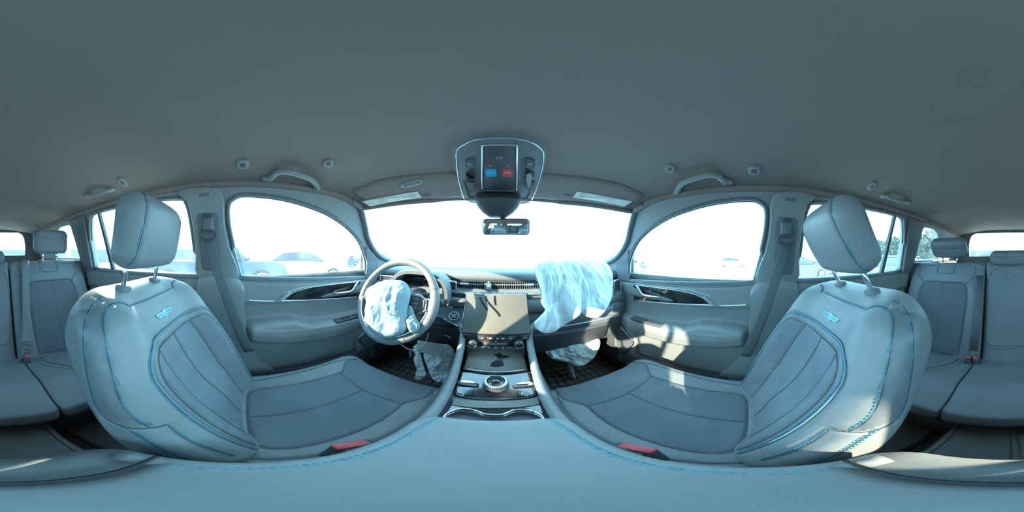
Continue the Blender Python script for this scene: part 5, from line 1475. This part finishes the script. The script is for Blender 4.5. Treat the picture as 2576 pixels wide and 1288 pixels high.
# ================================================================== outside: lot, cars, fence, trees
G = -1.38
gm = mat('pale_gravel', (.55,.52,.47), .95, var=.15, vscale=.7, bump=.4, bscale=30, bdist=.02)
build('ground', rbox((0,0,G-.1), (160,160,.2), 0), gm, smooth=False, kind='structure', label='sunlit pale gravel lot around the car')
carpaint = {k: mat('paint_'+k, c, .35, coat=.6) for k, c in (('blue', (.01,.055,.12)), ('white', (.75,.75,.75)), ('black', (.012,.013,.015)), ('grey', (.07,.075,.08)), ('red', (.15,.02,.02)))}
tyre = mat('tyre_rubber', (.02,.02,.02), .8); hubm = mat('alloy_wheel', (.55,.56,.58), .35, .7); cg = mat('car_window', (.03,.035,.04), .08)
def car(name, x, y, yaw, paint, label, cat='car', L=4.7, W=1.85, H=1.48, pickup=False, group=None):
    e = empty(name, (x, y, G), label=label, cat=cat)
    if group: e['group'] = group
    R = Matrix.Rotation(yaw, 4, 'Z'); Mx = Matrix.Translation(Vector((x, y, G))) @ R
    w = W/2; h = H
    # body side profile lofted across the width
    prof = [(-L/2,.35),(-L/2-.02,.60),(-L/2+.05,.86),(-L/2+.5,.95),(-.6,1.0),(.55,.98),(L/2-.75,.93),(L/2-.15,.80),(L/2+.02,.58),(L/2,.32),(L/2-.45,.24),(-L/2+.45,.24)]
    if pickup: prof = [(-L/2,.45),(-L/2,.80),(-L/2+.02,1.10),(-L/2+.5,1.12),(-.6,1.12),(.55,1.12),(L/2-.6,1.10),(L/2-.1,.98),(L/2+.02,.70),(L/2,.42),(L/2-.45,.34),(-L/2+.45,.34)]
    rings = []
    for t, s, dz in ((-1,.97,-.02),(-.93,1.0,0),(-.6,1.0,.01),(0,1.0,.02),(.6,1.0,.01),(.93,1.0,0),(1,.97,-.02)):
        rings.append([(a*s, t*w, z+(dz if z > .7 else 0)) for a, z in prof])
    v, f = loft(rings)
    build('body', ([Mx @ p for p in v], f), paint, e, auto=35)
    gh = [(-L*.40,.96),(-L*.26,h-.07),(-L*.10,h),(L*.06,h-.02),(L*.24,.97)] if not pickup else [(-L*.14,1.10),(-L*.12,h+.25),(.1,h+.30),(L*.12,h+.22),(L*.24,1.10)]
    rings = []
    for t, k in ((-.86,.97),(-.70,1.0),(.70,1.0),(.86,.97)):
        rings.append([(a*(1 if abs(t) < .8 else 1.0), t*w, (z if z < 1.15 else z-(.0 if abs(t) < .8 else .28))) for a, z in gh])
    v, f = loft(rings); build('cabin', ([Mx @ p for p in v], f), cg, e, auto=35)
    rf = [(a, z) for a, z in gh[1:-1]]
    v, f = loft([[(a, t*w, z+.02) for a, z in rf]+[(a, t*w, z-.01) for a, z in reversed(rf)] for t in (-.74, .74)]); build('roof', ([Mx @ p for p in v], f), paint, e, auto=35)
    for s in (-1, 1):
        for a in ((gh[2][0]+gh[3][0])/2,):
            v, f = rbox((a, s*w*.83, 1.0+(h-1.0)*.42), (.09, .05, (h-.98)*.95), .01); build('pillar', ([Mx @ p for p in v], f), paint, e)
        for a in (-L*.30, L*.31):
            rr = .335 if not pickup else .40
            for nm, rad, dep, mm, off in (('wheel_arch', rr*1.14, .10, tyre, .0), ('wheel', rr, .22, tyre, .0)):
                v, f = cyl((a, s*(w-.08+(.02 if nm == 'wheel' else -.0)), rr if nm == 'wheel' else rr+.02), (0,1,0), rad, dep+.02, 28, bev=.02 if nm == 'wheel' else 0); wh = build(nm, ([Mx @ p for p in v], f), mm, e)
            v, f = cyl((a, s*(w+.035), rr), (0,1,0), rr*.66, .02, 24, bev=.006); build('hub_disc', ([Mx @ p for p in v], f), tyre, wh)
            mb = MB(); c = Vector((a, s*(w+.05), rr))
            for q in range(10):
                an = q*math.pi/5; d = Vector((math.cos(an), 0, math.sin(an)))
                mb.add(tube([c+d*rr*.12, c+d*rr*.62], [.022,.03], 6))
            mb.add(tube([c+Vector((math.cos(q), 0, math.sin(q)))*rr*.66 for q in np.linspace(0, 6.283, 25)[:-1]], .022, 6, True)); mb.add(cyl(c, (0,1,0), rr*.16, .04, 12))
            mb.V = [Mx @ p for p in mb.V]; mb.build('rim', hubm, wh)
        v, f = rbox((L*.22, s*(w+.06), 1.0 if not pickup else 1.2), (.12,.14,.10), .03); build('side_mirror', ([Mx @ p for p in v], f), paint, e)
        v, f = rbox((-L/2+.02, s*w*.78, .80), (.10,.34,.10), .02); build('tail_lamp', ([Mx @ p for p in v], f), M['red'], e)
        v, f = rbox((L/2-.06, s*w*.75, .70), (.14,.36,.12), .03); build('head_lamp', ([Mx @ p for p in v], f), M['glass'] if False else hubm, e)
        for a in (.25, -.75):
            v, f = rbox((a, s*(w+.012), .84), (.16,.03,.03), .01); build('door_handle', ([Mx @ p for p in v], f), paint, e)
    return e
def at(px, dist): 
    a = math.radians((px-CX)*360/2576); return dist*math.sin(a), dist*math.cos(a)
x, y = at(540, 6.8); car('pickup_truck', x, y, math.radians(98), carpaint['blue'], 'bright blue pickup beyond the driver window beside the pillar', cat='truck', L=5.6, W=2.0, H=1.6, pickup=True)
x, y = at(770, 9.2); car('car', x, y, math.radians(62), carpaint['white'], 'white car washed out by daylight beyond the driver window')
x, y = at(1998, 10.2); car('car', x, y, math.radians(-68), carpaint['grey'], 'dark sedan seen side-on through the right rear door window')
x, y = at(2018, 22); car('car', x, y, math.radians(-75), carpaint['black'], 'dark car parked farther back above the dark sedan')
x, y = at(2105, 15); car('car', x, y, math.radians(-60), carpaint['white'], 'white car behind the passenger headrest')
x, y = at(2228, 9.5); car('car', x, y, math.radians(-40), carpaint['grey'], 'grey car seen through the rear part of the right rear window')
x, y = at(1845, 26); car('car', x, y, math.radians(-85), carpaint['white'], 'distant pale car seen beyond the passenger window')
x, y = at(2480, 14); car('car', x, y, math.radians(-10), carpaint['grey'], 'dark car parked behind the tailgate')
# outside mirror on the passenger door
for sgn, lab in ((1, 'dark door mirror outside the passenger window corner'), (-1, 'dark door mirror outside the driver window corner')):
    e = empty('door_mirror', (sgn*.95,.82,-.06), label=lab, cat='mirror')
    build('mirror_shell', rbox((sgn*.96,.84,-.045), (.22,.10,.155), .04, Matrix.Rotation(sgn*.12, 3, 'Z'), 4), carpaint['black'], e)
    build('mirror_face', rbox((sgn*.955,.788,-.045), (.185,.004,.12), .002, Matrix.Rotation(sgn*.12, 3, 'Z')), M['mirror'], e)
    build('mirror_arm', rbox((sgn*.83,.84,-.125), (.14,.06,.03), .012), carpaint['black'], e)
# fence left-rear and behind
def fence(p0, p1, h, n, lab, m):
    e = empty('fence', ((p0[0]+p1[0])/2, (p0[1]+p1[1])/2, G), label=lab, cat='fence')
    a, b = Vector((*p0, G)), Vector((*p1, G)); d = (b-a)/n; dirn = d.normalized()
    yaw = math.atan2(d.y, d.x)
    for k in range(n): build('panel', rbox(a+d*(k+.5)+Vector((0,0,h/2)), (d.length*.97,.05,h), .01, Matrix.Rotation(yaw, 3, 'Z')), m, e)
    for k in range(n+1): build('post', rbox(a+d*k+Vector((0,0,h/2)), (.10,.10,h+.1), .01, Matrix.Rotation(yaw, 3, 'Z')), m, e)
fm = mat('weathered_fence_sheet', (.10,.11,.12), .8, var=.2, vscale=2)
fence((-30,-9), (-14.6,-25.2), 2.3, 10, 'tall grey sheet fence beyond the left rear window', fm)
fence((-14,-26), (8,-25), 2.3, 11, 'tall grey sheet fence behind the tailgate', fm)
lm = mat('tree_leaves', (.045,.06,.03), .8, var=.4, vscale=3); bm_ = mat('tree_bark', (.08,.06,.05), .9)
def tree(x, y, h, r, lab):
    e = empty('tree', (x, y, G), label=lab, cat='tree', group='trees beyond the lot')
    build('trunk', tube([Vector((x, y, G)), Vector((x+.1, y, G+h*.4)), Vector((x, y, G+h*.75))], [.22,.16,.08], 8), bm_, e)
    rnd = random.Random(int(x*13+y*7)); mb = MB()
    for k in range(420):
        a = rnd.uniform(0, 6.283); q = rnd.random()**.4; zz = rnd.uniform(-1, 1); s = math.sqrt(1-zz*zz)
        c = Vector((x+r*q*s*math.cos(a), y+r*q*s*math.sin(a), G+h*.62+h*.42*q*zz))
        u = Vector((rnd.gauss(0,1), rnd.gauss(0,1), rnd.gauss(0,1))).normalized(); v = u.orthogonal(); sz = rnd.uniform(.25,.55)
        mb.add(([c+u*sz, c+v*sz*.5, c-u*sz, c-v*sz*.5], [(0,1,2,3)]))
    mb.build('crown', lm, e, kind='stuff', fix=False, smooth=False)
for px, dd, h, r, lab in ((2330, 22, 4.3, 2.2, 'leafy tree seen through the right rear quarter window'), (2352, 27, 5.8, 2.6, 'taller tree behind the first through the right quarter window'), (2255, 30, 5.0, 2.6, 'distant tree beyond the right rear door window'), (2200, 34, 5.0, 3.0, 'distant tree hidden partly by the passenger headrest')):
    x, y = at(px, dd); tree(x, y, h, r, lab)
